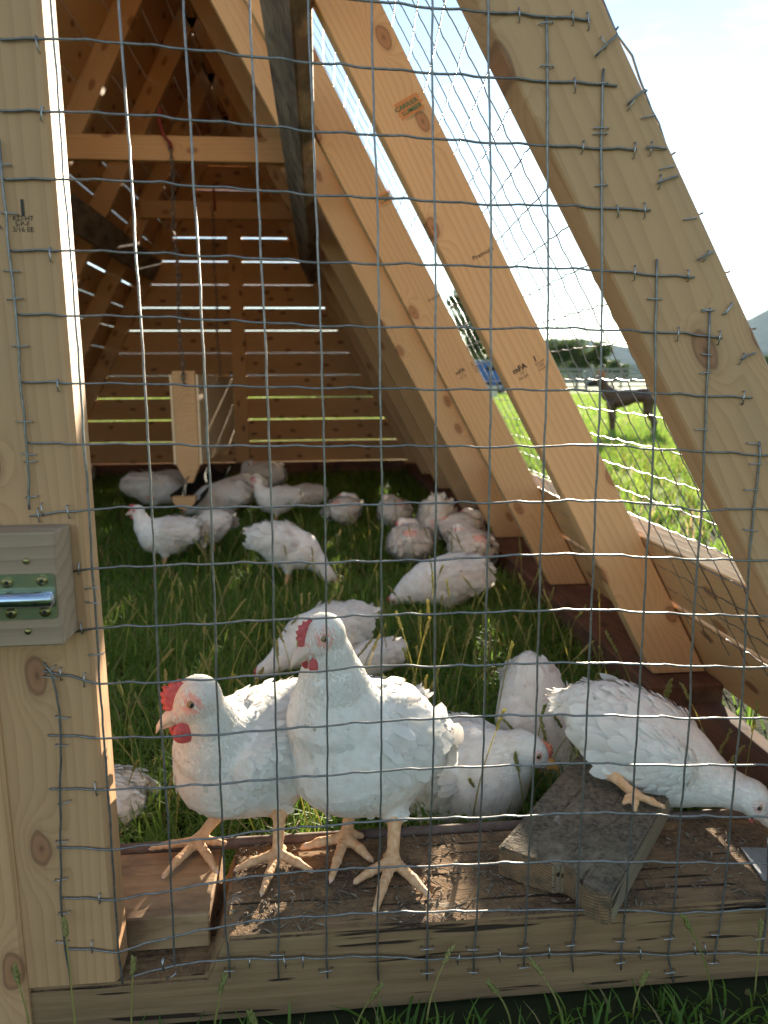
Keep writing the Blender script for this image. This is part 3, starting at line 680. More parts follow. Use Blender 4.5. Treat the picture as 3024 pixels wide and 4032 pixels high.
# selvage wire wrapped along the outer edge of the front rafter
P = [atY(x*DS, y*DS, -.001)+np.array([.003, .004, 0]) for x, y in ((1296, -10), (1330, 72), (1362, 115), (1378, 165), (1405, 235), (1420, 262), (1440, 325), (1441, 355), (1460, 400), (1478, 430), (1500, 490), (1530, 545), (1545, 585), (1570, 640), (1590, 690), (1620, 745), (1650, 815), (1690, 900))]
tube('edge_wire', P, WR, M_wire, coop, 6)
for x0, y0, x1, y1 in ((1286, 122, 1334, 74), (1355, 226, 1394, 194), (1396, 318, 1440, 322), (1420, 396, 1465, 380), (1507, 562, 1540, 545), (1600, 778, 1632, 762)):
    tube('wire_end', [dY(x0, y0, -.003), dY((x0+x1)/2, (y0+y1)/2-2, -.004), dY(x1, y1, -.002)], WR, M_wire, coop, 6)

# ------------------------------------------------------------ loose plank on the front timber
plank = empty('loose_plank', (.80, .07, .094), label='dirt caked loose plank with a notched end lying askew on the front timber', cat='plank')
def plank_mesh():
    A = dZ(1075, 1828, .130); Bp = dZ(1248, 1906, .130); Cc = dZ(1330, 1972, .130)
    fwd = dZ(1225, 1655, .130)-A; fwd = fwd/np.linalg.norm(fwd)*.27
    n0 = dZ(1185, 1878, .130); n1 = dZ(1205, 1912, .130)
    e1 = dZ(1262, 1950, .130)
    top = [A, n0, n0+fwd*.08, e1+fwd*.05, e1, Cc, Cc+fwd*.95, A+fwd]
    Cc = dZ(1322, 1936, .130)
    top = [A, dZ(1135, 1850, .130), dZ(1198, 1869, .130), dZ(1214, 1866, .130), dZ(1242, 1880, .130), dZ(1256, 1908, .130), dZ(1290, 1926, .130), Cc, Cc+fwd, A+fwd]
    bm = bmesh.new(); tilt = lambda p: p[2]
    T = [bm.verts.new(p) for p in top]; B = [bm.verts.new((p[0]+.001, p[1]+.002, p[2]-.0355)) for p in top]
    bm.faces.new(T); bm.faces.new(B[::-1])
    for i in range(len(top)): j = (i+1) % len(top); bm.faces.new((T[i], B[i], B[j], T[j]))
    bmesh.ops.recalc_face_normals(bm, faces=bm.faces[:]); bmesh.ops.bevel(bm, geom=bm.edges[:], offset=.0022, segments=2, affect='EDGES')
    # local frame along the board for the grain
    ang = atan2(fwd[1], fwd[0]); M = Matrix.Translation((.80, .07, .094)) @ Matrix.Rotation(ang, 4, 'Z')
    bmesh.ops.transform(bm, matrix=M.inverted(), verts=bm.verts[:]); 
    for f in bm.faces:
        if f.normal.x < -.75 and abs(f.normal.z) < .5: f.material_index = 1
    o = bm_obj('board', bm, M_plank, plank); o.data.materials.append(M_end); o.rotation_euler = (0, 0, ang)
plank_mesh()

# ------------------------------------------------------------ signed distance bodies -> one continuous skin
def seg_d(P, a, b, ra, rb):
    a, b = np.array(a, np.float32), np.array(b, np.float32); ba = b-a; L2 = max(1e-12, float(ba@ba)); t_ = np.clip(((P-a)@ba)/L2, 0, 1)
    return np.sqrt(((P-a-t_[..., None]*ba)**2).sum(-1))-(ra+(rb-ra)*t_), t_
def ell_d(P, c, R, s):
    q = (P-np.array(c, np.float32))@np.array(R, np.float32).T; s = np.array(s, np.float32); k0 = np.sqrt(((q/s)**2).sum(-1)); k1 = np.sqrt(((q/s**2)**2).sum(-1))+1e-9
    return k0*(k0-1)/k1
def smin(a, b, k):
    h = np.clip(.5+.5*(b-a)/k, 0, 1); return b+(a-b)*h-k*h*(1-h)
def field(P, prims):
    """prims: (type, args, k, zone). Returns distance and zone of the nearest primitive."""
    d = None
    for ty, ar, k, zn in prims:
        if ty == 'seg': e, _ = seg_d(P, *ar)
        elif ty == 'cut':
            e, _ = seg_d(P, *ar); d = -smin(-d, e, k); continue
        elif ty == 'ring':
            e, t_ = seg_d(P, *ar[:4]); e = e-ar[4]*np.cos(t_*ar[5]*6.283)
        else: e = ell_d(P, *ar)
        if d is None: d = e; near_ = e.copy(); zone = np.full(e.shape, zn, np.int8)
        else:
            d = smin(d, e, k); m_ = e < near_; near_ = np.where(m_, e, near_); zone = np.where(m_, np.int8(zn), zone)
    return d, zone
def surf_nets(prims, lo, hi, h):
    lo, hi = np.array(lo)-3*h, np.array(hi)+3*h; n = np.ceil((hi-lo)/h).astype(int)+1
    ax = [lo[i]+h*np.arange(n[i]) for i in range(3)]
    f = np.empty(n, np.float32)
    for i in range(0, n[0], 24):
        g = np.stack(np.meshgrid(ax[0][i:i+24], ax[1], ax[2], indexing='ij'), -1).astype(np.float32); f[i:i+24] = field(g, prims)[0]
    s = f < 0; C = np.zeros(n-1, np.int8)
    for a in (0, 1):
        for b in (0, 1):
            for c in (0, 1): C += s[a:n[0]-1+a, b:n[1]-1+b, c:n[2]-1+c]
    cells = np.argwhere((C > 0) & (C < 8)); idx = -np.ones(n-1, np.int64); idx[tuple(cells.T)] = np.arange(len(cells))
    acc = np.zeros((len(cells), 3)); cnt = np.zeros(len(cells))
    cor = [(a, b, c) for a in (0, 1) for b in (0, 1) for c in (0, 1)]
    for p in cor:
        for q in cor:
            if sum(abs(x-y) for x, y in zip(p, q)) == 1 and p < q:
                fa = f[tuple((cells+p).T)]; fb = f[tuple((cells+q).T)]; m_ = (fa < 0) != (fb < 0)
                t_ = np.where(m_, fa/np.where(m_, fa-fb, 1), 0); pt = np.array(p)+t_[:, None]*(np.array(q)-np.array(p))
                acc += np.where(m_[:, None], pt, 0); cnt += m_
    V = lo+h*(cells+acc/cnt[:, None]); Q = []
    for a in range(3):
        b, c = (a+1) % 3, (a+2) % 3; sl1 = [slice(None)]*3; sl2 = [slice(None)]*3; sl1[a] = slice(0, n[a]-1); sl2[a] = slice(1, n[a])
        e = s[tuple(sl1)] != s[tuple(sl2)]; E = np.argwhere(e); E = E[(E[:, b] > 0) & (E[:, c] > 0) & (E[:, b] < n[b]-1) & (E[:, c] < n[c]-1)]
        o1 = np.zeros(3, int); o1[b] = -1; o2 = np.zeros(3, int); o2[c] = -1
        q = np.stack([idx[tuple((E+o).T)] for o in (np.zeros(3, int), o1, o1+o2, o2)], 1); fl = s[tuple(E.T)]
        q[~fl] = q[~fl][:, ::-1]; Q.append(q)
    return V, np.concatenate(Q)
def grads(V, prims, h=.0015):
    G = np.zeros((len(V), 3))
    for i in range(3):
        e = np.zeros(3); e[i] = h; G[:, i] = field((V+e).astype(np.float32), prims)[0]-field((V-e).astype(np.float32), prims)[0]
    return G/(np.linalg.norm(G, axis=1)[:, None]+1e-9)
def feathers(Pt, Nn, D, Ln, Wd, lift, tint, curl=.25):
    """curved, round tipped feathers lying on a skin: arrays of base point, normal, direction, length, width"""
    n = len(Pt); D = D-Nn*(D*Nn).sum(1)[:, None]; D /= np.linalg.norm(D, axis=1)[:, None]+1e-9
    jit = rng.normal(0, .16, n)[:, None]; Sd = np.cross(Nn, D); D = D+Sd*jit; D /= np.linalg.norm(D, axis=1)[:, None]; Sd = np.cross(Nn, D)
    prof = [(-.1, .35, .0), (.25, .85, .35), (.65, 1.0, .8), (.92, .62, 1.0)]
    V = []
    for s, wv, l in prof:
        c = Pt+D*(Ln*s)[:, None]+Nn*(lift*Ln*l-curl*Ln*max(0, s-.45)**2+.0003)[:, None]
        V.append(c-Sd*(Wd*wv/2)[:, None]-Nn*(Wd*.10)[:, None]); V.append(c+Sd*(Wd*wv/2)[:, None]-Nn*(Wd*.10)[:, None])
    V.append(Pt+D*(Ln*1.05)[:, None]+Nn*(lift*Ln-curl*Ln*.36)[:, None])
    V = np.stack(V, 1); base = (np.arange(n)*9)[:, None]
    Q = np.concatenate([base+np.array([[0, 2, 3, 1]]), base+np.array([[2, 4, 5, 3]]), base+np.array([[4, 6, 7, 5]])]); T = base+np.array([[6, 8, 7]])
    NN = Nn+D*.15; nr = np.repeat(NN[:, None, :], 9, 1); nr[:, 0::2] -= Sd[:, None, :]*.22; nr[:, 1::2] += Sd[:, None, :]*.22
    nr /= np.linalg.norm(nr, axis=2)[..., None]
    return V.reshape(-1, 3), Q, T, np.repeat(tint, 9), nr.reshape(-1, 3)

def build_bird(name, spine, head, legs=(), wings=1.0, vox=.003, nfeath=4500, root=None, comb=1.0, orange=False, patch=None, label=None, cat='chicken', group=None, tailn=9, wattle=1.0, up=(0, 0, 1), fluff=1.0, flen=1.0, rough_f=1.0, tail_dir=None, tail_len=1.0, tmean=.78, head_r=1.0):
    """spine: [(point, radius)] tail -> head; head: (centre, forward, radius); legs: [(hip, hock, ankle, [toe tips])]"""
    sp = [(np.array(p, float), float(r)) for p, r in spine]; H, F, hr = np.array(head[0], float), np.array(head[1], float), head[2]; F /= np.linalg.norm(F)
    if root is None: root = np.mean([l[2] for l in legs], 0) if legs else np.array([sp[len(sp)//2][0][0], sp[len(sp)//2][0][1], 0])
    root = np.array(root, float)
    U = np.array(up, float); U = U-F*(U@F); U /= np.linalg.norm(U); Sd = np.cross(U, F)
    prims = []
    for (a, ra), (b, rb) in zip(sp[:-1], sp[1:]): prims.append(('seg', (a, b, ra, rb), max(.006, min(ra, rb)*.5), 0))
    prims.append(('seg', (sp[-1][0], H, sp[-1][1], hr), .008, 0))
    prims.append(('seg', (H+U*hr*.0+F*hr*.25, H+F*hr*1.05-U*hr*.28, hr*.90, hr*.44), .006, 3))          # face
    prims.append(('seg', (H-F*hr*.1, H+F*hr*.35-U*hr*.1, hr, hr*.80), .005, 0))
    bi = max(range(len(sp)), key=lambda i: sp[i][1]); B, R = sp[bi]; T = sp[max(0, bi-1)][0]-sp[min(len(sp)-1, bi+1)][0]; T /= np.linalg.norm(T)
    bu = np.array(up, float); bu = bu-T*(bu@T); bu /= np.linalg.norm(bu); bs = np.cross(T, bu)
    if wings:
        for s in (1, -1):
            c = B+bs*s*R*.74+bu*R*.22+T*R*.12; ax_ = T*.97-bu*.22; ax_ /= np.linalg.norm(ax_); a3 = np.cross(ax_, bs*s); a3 /= np.linalg.norm(a3)
            prims.append(('ell', (c, np.stack([ax_, np.cross(a3, ax_), a3]), np.array([R*1.05, R*.36, R*.58])*wings), .005, 2))
    if vox < .0025:      # the groove of the keel down the breast
        fw_ = -T*np.array([1, 1, .35]); fw_ /= np.linalg.norm(fw_); i_ = min(len(sp)-1, bi+1); pb_, rb_ = sp[i_]
        cuts = []
        for c_ in cuts: prims.append(('cut', c_, .010, 0))
    for hip, hock, ank, toes in legs:
        hip, hock, ank = map(lambda v: np.array(v, float), (hip, hock, ank)); s = R/.07
        prims.append(('seg', (hip, hock*.8+hip*.2, .030*s, .0135*s), .014, 1)); prims.append(('seg', (hock, hock*.5+hip*.5, .0080*s, .014*s), .008, 4))
        prims.append(('ring', (hock, ank+np.array([0, 0, .007*s]),   .0078*s, .0066*s, .00055, 13), .004, 4))
        for ti, tp in enumerate(toes):
            tp = np.array(tp, float); md = ank*.45+tp*.55+np.array([0, 0, .0055*s]); a0 = ank+np.array([0, 0, .006*s])
            prims.append(('ring', (a0, md, .0064*s, .0050*s, .0006, 6), .0035, 4)); prims.append(('ring', (md, tp+np.array([0, 0, .003*s])+(ank-tp)*.12, .0050*s, .0034*s, .0006, 6), .0015, 4))
            prims.append(('seg', (tp+np.array([0, 0, .0035*s])+(ank-tp)*.13, tp+np.array([0, 0, .0008]), .0028*s, .0007), .001, 5))
    pts = np.concatenate([np.array([p[0]]) for p in sp]+[np.array([H])]+[np.array([l[0], l[1], l[2], *l[3]], float) for l in legs]); rad = R*1.25
    mats_off = root
    V, Q = surf_nets([(a, b, c, d) for a, b, c, d in prims], np.minimum(np.minimum(pts.min(0)-.012, H-hr*1.7), np.min([p-r*1.25 for p, r in sp], 0)), np.maximum(np.maximum(pts.max(0)+.012, H+hr*1.7), np.max([p+r*1.25 for p, r in sp], 0)), vox)
    Gn = grads(V, prims); zone = field(V.astype(np.float32), prims)[1]
    zc = np.zeros((len(V), 3), np.float32); zc[(zone == 4)] = (1, 0, 0); zc[zone == 5] = (.35, .45, 0); zc[zone == 3] = (0, .75, 0)
    # bare skin about the eye
    eyes = [H+F*hr*.42+U*hr*.26+Sd*s*hr*.80 for s in (1, -1)]
    for e in eyes:
        er = hr*(.50+.30*wattle); d = np.linalg.norm(V-e, axis=1); m_ = (d < er) & (zone != 4); zc[m_, 1] = np.clip(np.maximum(zc[m_, 1], (1-d[m_]/er)*1.5), 0, 1)
    pm = np.zeros(len(V), bool)
    if patch:
        for pc, pr in patch:
            d = np.linalg.norm(V-np.array(pc), axis=1)+rng.normal(0, .002, len(V)); m_ = d < pr; zc[m_, 2] = np.clip((1-d[m_]/pr)*2.5, 0, 1); pm |= d < pr*.8
    bird = empty(name, root, label=label, cat=cat, group=group)
    me = np_mesh('body', V-root, [Q], True, {'zone': zc}); link('body', me, M_body, bird)
    # plumage over everything but skin
    tri = V[Q[:, 0]]; area = np.linalg.norm(np.cross(V[Q[:, 1]]-tri, V[Q[:, 3]]-tri), axis=1)
    ok = ~np.isin(zone[Q[:, 0]], (4, 5)) & ~pm[Q[:, 0]] & (rng.random(len(Q)) > zc[Q[:, 0], 1]*.95-.15)
    cand = np.where(ok)[0]; dH = np.linalg.norm(V[Q[cand, 0]]-H, axis=1); pr = area[cand]*(1+3.0*np.exp(-(dH/(hr*2.2))**2)); pr /= pr.sum()
    pick = rng.choice(cand, nfeath, p=pr); u1, v1 = rng.random(nfeath), rng.random(nfeath)
    q = Q[pick]; Pt = (V[q[:, 0]]*((1-u1)*(1-v1))[:, None]+V[q[:, 1]]*(u1*(1-v1))[:, None]+V[q[:, 2]]*(u1*v1)[:, None]+V[q[:, 3]]*((1-u1)*v1)[:, None])
    Nn = Gn[q[:, 0]]; Nn = Nn/np.linalg.norm(Nn, axis=1)[:, None]
    ctr = np.array([p for p, r in sp]+[H]); tang = -np.gradient(ctr, axis=0); rr = np.array([r for p, r in sp]+[hr]); tang /= np.linalg.norm(tang, axis=1)[:, None]
    dd = np.linalg.norm(Pt[:, None, :]-ctr[None], axis=2)-rr[None]*.5; wgt = np.exp(-(dd-dd.min(1)[:, None])/.012); wgt /= wgt.sum(1)[:, None]
    Dr = wgt@tang; rl = wgt@rr
    Dr = Dr-np.array([0, 0, .25])*(rl > R*.6)[:, None]
    Ln = np.clip(rl*.30, .005, .022)*rng.uniform(.75, 1.3, nfeath)*flen; zq = zone[q[:, 0]]
    along = ((Pt-B)@T)/R; Ln *= np.where(zq == 2, 1.45+.5*np.clip(along, -.5, 1), 1.0)*(1+.35*np.clip(along, 0, 1.2))
    Ln *= np.where(zq == 1, .7, 1); upn = np.clip(Nn@bu, -1, 1); back = np.clip((upn+.15)/.6, 0, 1)*np.clip((along+.75)/.6, 0, 1); close = np.where(zq == 2, 0, 1-back); Ln *= 1-.45*close
    hd = np.linalg.norm(Pt-H, axis=1) < hr*1.5; Ln[hd] = np.minimum(Ln[hd], .0055)
    Wd = Ln*np.where(hd, .22, np.where(zq == 2, .52, .62)); lf = rng.uniform(.03, .15, nfeath)*fluff*(1-.85*close)+.08*(along > .7)
    lf = np.where(rng.random(nfeath) < .03*(1-.8*close)*fluff, lf+.28, lf)
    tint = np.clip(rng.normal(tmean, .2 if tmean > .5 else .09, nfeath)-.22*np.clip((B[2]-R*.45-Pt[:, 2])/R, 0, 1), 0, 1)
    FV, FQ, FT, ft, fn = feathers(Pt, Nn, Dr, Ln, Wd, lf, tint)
    # long tail feathers
    if tailn:
        tp, tr = sp[0]; td = (sp[0][0]-sp[1][0]); td /= np.linalg.norm(td)
        if tail_dir is not None: td = np.array(tail_dir, float); td /= np.linalg.norm(td)
        ts = np.cross(td, bu); ts /= np.linalg.norm(ts); tu = np.cross(ts, td); k = tailn*3
        an = rng.uniform(-.75, .75, k); bb = rng.uniform(-.5, .55, k); Pq = tp+ts*(an*tr*1.2)[:, None]+tu*(bb*tr)[:, None]-td*tr*.8; Dq = td+ts*an[:, None]*.7+tu*bb[:, None]*.5
        Nq = tu*(1-.3*abs(an))[:, None]+ts*an[:, None]*.9; Nq = Nq-Dq*((Nq*Dq).sum(1)/((Dq*Dq).sum(1)))[:, None]; Nq /= np.linalg.norm(Nq, axis=1)[:, None]; Lq = rng.uniform(.026, .042, k)*R/.07*tail_len
        tv, tq, tt, t1, tn = feathers(Pq, Nq, Dq, Lq, Lq*.30, np.full(k, .05), rng.uniform(.5, 1, k), .1)
        me = np_mesh('tail', tv-root, [tq, tt], True, {'tint': t1}, tn); link('tail', me, M_feather, bird)
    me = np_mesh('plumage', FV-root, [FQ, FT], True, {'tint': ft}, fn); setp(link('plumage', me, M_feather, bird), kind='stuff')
    # beak, comb, wattles, eyes
    bb0 = H+F*hr*1.25-U*hr*.22; L0 = hr*1.0
    M_b = M_beako if orange else M_beak; mc = M_combo if orange else M_comb
    tube('beak', [x-root for x in (bb0-F*hr*.35, bb0+F*L0*.15, bb0+F*L0*.45-U*hr*.05, bb0+F*L0*.78-U*hr*.20, bb0+F*L0*.98-U*hr*.42)], [hr*.40, hr*.36, hr*.25, hr*.13, hr*.02], M_b, bird, 12)
    lb = tube('lower_beak', [x-root for x in (bb0-F*hr*.3-U*hr*.22, bb0+F*L0*.3-U*hr*.27, bb0+F*L0*.68-U*hr*.36)], [hr*.28, hr*.20, hr*.04], M_b, bird, 10)
    if comb > .05:
        # serrated fleshy blade along the midline, round in section
        bm = bmesh.new(); ns = 25; rows_ = []
        p0, p1 = H+F*hr*1.22+U*hr*.0, H+F*hr*.30+U*hr*.93
        for i in range(ns):
            q_ = i/(ns-1); base = p0*(1-q_)+p1*q_+(F*.62+U*.62)*hr*.42*sin(pi*q_)*.9; dirn = F*(.75-.55*q_)+U*(.5+.5*q_); dirn /= np.linalg.norm(dirn)
            hgt = hr*comb*(.20+.30*sin(pi*min(1, q_*.8+.12))**1.0)*(1+.20*sin(q_*pi*11)); th = hr*.20*(1-.6*q_)
            rows_.append([bm.verts.new(base+Sd*th-dirn*hr*.22-root), bm.verts.new(base+Sd*th*.6+dirn*hgt*.45-root), bm.verts.new(base+dirn*hgt-root), bm.verts.new(base-Sd*th*.6+dirn*hgt*.45-root), bm.verts.new(base-Sd*th-dirn*hr*.22-root)])
        for a1, b1_ in zip(rows_[:-1], rows_[1:]):
            for j in range(4): bm.faces.new((a1[j], b1_[j], b1_[j+1], a1[j+1]))
        bm.faces.new(rows_[0]); bm.faces.new(rows_[-1][::-1]); bmesh.ops.recalc_face_normals(bm, faces=bm.faces[:]); bm_obj('comb', bm, mc, bird, True)
    if wattle > .05:
        for s in (1, -1):
            c = H+F*hr*.98-U*hr*(.88+.12*wattle)+Sd*s*hr*.32-root; bm = bmesh.new(); r_ = bmesh.ops.create_uvsphere(bm, u_segments=14, v_segments=10, radius=1)
            Mx = Matrix((tuple(F*hr*.42*wattle), tuple(Sd*hr*.16), tuple(U*hr*.34*wattle))).transposed().to_4x4(); Mx.translation = Vector(c); bmesh.ops.transform(bm, matrix=Mx, verts=bm.verts[:]); bm_obj('wattle', bm, mc, bird, True)
    for s, e in zip((1, -1), eyes):
        bm = bmesh.new(); bmesh.ops.create_uvsphere(bm, u_segments=12, v_segments=8, radius=hr*.20); bmesh.ops.translate(bm, verts=bm.verts[:], vec=Vector(e-root)); ey = bm_obj('eye', bm, M_iris, bird, True)
        bm = bmesh.new(); bmesh.ops.create_uvsphere(bm, u_segments=12, v_segments=8, radius=hr*.125); bmesh.ops.translate(bm, verts=bm.verts[:], vec=Vector(e-root+Sd*s*hr*.10)); bm_obj('pupil', bm, M_pupil, ey, True)
    return bird
def px_spine(l): return [(dY(x, y, Y), r*depth(dY(x, y, Y))/1597) for x, y, Y, r in l]
def px_head(x, y, Y, r, F): p = dY(x, y, Y); return (p, F, r*depth(p)/1597)
ZT = .0965
def leg(hip, hock, ank, toes, z=ZT):
    return (dY(*hip), dY(*hock), dZ(ank[0], ank[1], z), [dZ(x, y, z) for x, y in toes])
flock = 'white broiler chickens in the coop'
build_bird('chicken', px_spine([(668, 1478, .27, 10), (640, 1515, .25, 45), (600, 1568, .21, 80), (545, 1628, .175, 118), (488, 1642, .155, 106), (460, 1602, .135, 78), (452, 1557, .122, 52)]),
    px_head(426, 1508, .112, 47, (-.88, -.38, -.30)), [leg((535, 1700, .18), (478, 1752, .165), (428, 1826), [(318, 1838), (345, 1905), (472, 1893), (492, 1826)]), leg((610, 1690, .17), (604, 1752, .135), (600, 1852), [(502, 1885), (562, 1943), (680, 1889), (615, 1835)])],
    vox=.0023, nfeath=21000, comb=1.1, wattle=1.7, label='white chicken with bright red comb facing left beside the door post, front left', group=None, fluff=.7, tail_len=.7)
build_bird('chicken', px_spine([(906, 1500, .26, 12), (884, 1532, .25, 38), (848, 1568, .212, 74), (800, 1606, .170, 130), (750, 1612, .155, 128), (722, 1540, .135, 94), (718, 1472, .125, 70), (712, 1420, .118, 50)]),
    px_head(698, 1370, .110, 44, (-.78, -.52, -.32)), [leg((775, 1680, .18), (760, 1745, .165), (746, 1818), [(645, 1837), (712, 1914), (808, 1867), (785, 1810)]), leg((845, 1690, .16), (853, 1765, .125), (848, 1868), [(760, 1914), (806, 1984), (932, 1945), (832, 1852)])],
    vox=.0023, nfeath=23000, comb=.8, wattle=1.25, label='tallest white chicken standing upright on the front timber, centre of the view', fluff=.7, tail_len=.5, tailn=4, wings=.80)
build_bird('chicken', px_spine([(888, 1605, .41, 20), (922, 1640, .39, 60), (968, 1668, .35, 112), (1040, 1680, .31, 100), (1090, 1645, .295, 62), (1125, 1618, .285, 40)]),
    px_head(1148, 1622, .275, 32, (.86, -.30, -.34)), [leg((960, 1740, .30), (925, 1775, .28), (905, 1835), [(880, 1855), (930, 1862), (960, 1848)], .004), leg((1000, 1740, .34), (985, 1790, .35), (985, 1850), [(960, 1865), (1000, 1875), (1030, 1865)], .004)], tailn=0,
    vox=.0028, nfeath=9000, comb=.5, wattle=.15, orange=True, label='white chicken with orange beak facing right toward the loose plank')
build_bird('chicken', px_spine([(1140, 1432, .47, 22), (1146, 1485, .455, 58), (1155, 1552, .44, 78), (1180, 1615, .42, 64), (1205, 1665, .40, 40), (1220, 1700, .39, 26)]),
    px_head(1225, 1725, .38, 22, (.3, -.4, -.85)), [], vox=.003, nfeath=7000, comb=.4, wattle=.2, label='white chicken with its rump up and head down out of sight behind the plank', root=(.86, .42, 0), tailn=0, up=(0, .4, .9))
build_bird('chicken', px_spine([(1222, 1512, .235, 18), (1262, 1528, .23, 48), (1330, 1570, .215, 84), (1400, 1618, .195, 100), (1470, 1655, .175, 82), (1530, 1685, .155, 50), (1580, 1705, .135, 38)]),
    px_head(1622, 1722, .115, 36, (.62, -.42, -.66)), [leg((1345, 1650, .175), (1315, 1668, .165), (1370, 1725), [(1372, 1757), (1440, 1750), (1345, 1740)], .134)],
    vox=.0027, nfeath=12000, comb=.4, wattle=.3, label='white chicken stooping with lowered head over the front timber at the right edge', patch=None, root=(.9, .19, .134), tail_dir=(-.8, .1, .0))
build_bird('chicken', px_spine([(800, 1322, .88, 12), (770, 1335, .87, 34), (720, 1362, .84, 55), (665, 1385, .81, 56), (625, 1410, .79, 36), (595, 1432, .77, 22)]),
    px_head(570, 1448, .76, 16, (-.8, -.2, -.6)), [], vox=.004, nfeath=4500, comb=.4, wattle=.3, label='white chicken grazing head down in the grass, its back rising behind the tallest chicken', root=(.58, .83, 0))
build_bird('chicken', px_spine([(858, 1400, .80, 20), (835, 1412, .79, 30), (800, 1425, .78, 38), (765, 1440, .76, 32)]),
    px_head(740, 1455, .75, 18, (-.9, 0, -.3)), [], vox=.004, nfeath=3000, comb=.3, wattle=.2, label='white chicken of which only the ruffled rump shows just right of the tallest one\'s neck', root=(.62, .78, 0), tailn=12, fluff=2)
build_bird('chicken', px_spine([(290, 1735, .33, 22), (262, 1738, .335, 40), (215, 1745, .35, 75), (160, 1750, .36, 70), (120, 1720, .36, 40), (100, 1670, .36, 30)]),
    px_head(90, 1650, .36, 28, (-.9, -.2, 0)), [], vox=.004, nfeath=4000, comb=.6, wattle=.4, label='white chicken of which only the lit tail sticks out from behind the door post', tailn=26, root=(.2, .35, 0), tail_dir=(1, -.1, .1), tail_len=.95, fluff=1.8)

# far birds: four poses, built once and copied
def pose_bird(nm, spine, H, F, hr, legs, patch=None, label=None, **k):
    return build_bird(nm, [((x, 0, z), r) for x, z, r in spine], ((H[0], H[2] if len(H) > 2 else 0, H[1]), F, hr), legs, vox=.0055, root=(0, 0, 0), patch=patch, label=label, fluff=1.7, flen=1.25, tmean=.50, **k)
def lg(y, x=0, h=.09, step=0):
    return ((x, y, h+.03), (x-.01, y, h*.75), (x+step, y, .003), [(x+step+.045, y-.02, .002), (x+step+.05, y, .002), (x+step+.045, y+.02, .002), (x+step-.02, y, .002)])
protos = {
 'stand': lambda l: pose_bird('chicken', [(-.125, .185, .012), (-.09, .165, .042), (-.03, .145, .066), (.03, .145, .063), (.07, .18, .036), (.082, .215, .025)], (.09, .242), (1, 0, -.12), .0215, [lg(.035, 0), lg(-.035, .01, .09, .03)], nfeath=2600, patch=[((-.05, -.085, .14), .034), ((-.04, .085, .135), .034)], label=l),
 'peck': lambda l: pose_bird('chicken', [(-.13, .20, .012), (-.09, .185, .042), (-.03, .16, .065), (.03, .14, .058), (.08, .105, .030), (.105, .07, .022)], (.12, .05), (.55, 0, -.85), .0200, [lg(.035, -.01, .10), lg(-.035, 0, .10, -.02)], nfeath=2600, patch=[((-.03, -.09, .16), .026), ((-.05, .085, .15), .026)], label=l, comb=.5, wattle=.4),
 'sit': lambda l: pose_bird('chicken', [(-.12, .105, .014), (-.085, .095, .042), (-.02, .075, .066), (.04, .08, .056), (.07, .105, .032)], (.085, .13), (.9, .3, -.2), .020, [], nfeath=2400, patch=[((-.075, -.045, .095), .036), ((-.01, .08, .08), .028)], label=l, comb=.4, wattle=.3),
 'preen': lambda l: pose_bird('chicken', [(-.11, .13, .016), (-.07, .115, .048), (-.01, .10, .068), (.045, .11, .05), (.055, .145, .034)], (.03, .165, .03), (-.6, .6, -.45), .0205, [], nfeath=2600, patch=[((-.085, .0, .15), .040), ((-.02, -.085, .10), .030), ((-.01, .085, .10), .028)], label=l, comb=.4, wattle=.3)}
protos['rump'] = lambda l: pose_bird('chicken', [(-.045, .200, .015), (-.038, .165, .034), (-.015, .115, .056), (.02, .075, .052), (.06, .055, .03)], (.09, .05), (.7, .3, -.6), .0200, [lg(.033, -.01, .05), lg(-.033, 0, .05)], nfeath=2400, patch=[((-.06, .02, .11), .022)], label=l, comb=.4, wattle=.3)
protos['graze'] = lambda l: pose_bird('chicken', [(-.125, .130, .016), (-.09, .122, .042), (-.03, .102, .063), (.03, .092, .059), (.075, .076, .040), (.10, .062, .028)], (.120, .048), (.7, 0, -.7), .0195, [lg(.035, -.01, .045), lg(-.035, 0, .045)], nfeath=2600, patch=[((-.02, -.060, .07), .018)], label=l, comb=.5, wattle=.4)
made = {}
def kids(o): return [c for c in bpy.data.objects if c.parent == o]
def copy_thing(src, loc, rz, sc, label):
    r = src.copy(); COL.objects.link(r); r.location = loc; r.rotation_euler = (0, 0, rz); r.scale = (sc,)*3; r['label'] = label
    for ch in kids(src):
        c = ch.copy(); COL.objects.link(c); c.parent = r
        for g in kids(ch): d = g.copy(); COL.objects.link(d); d.parent = c
    return r
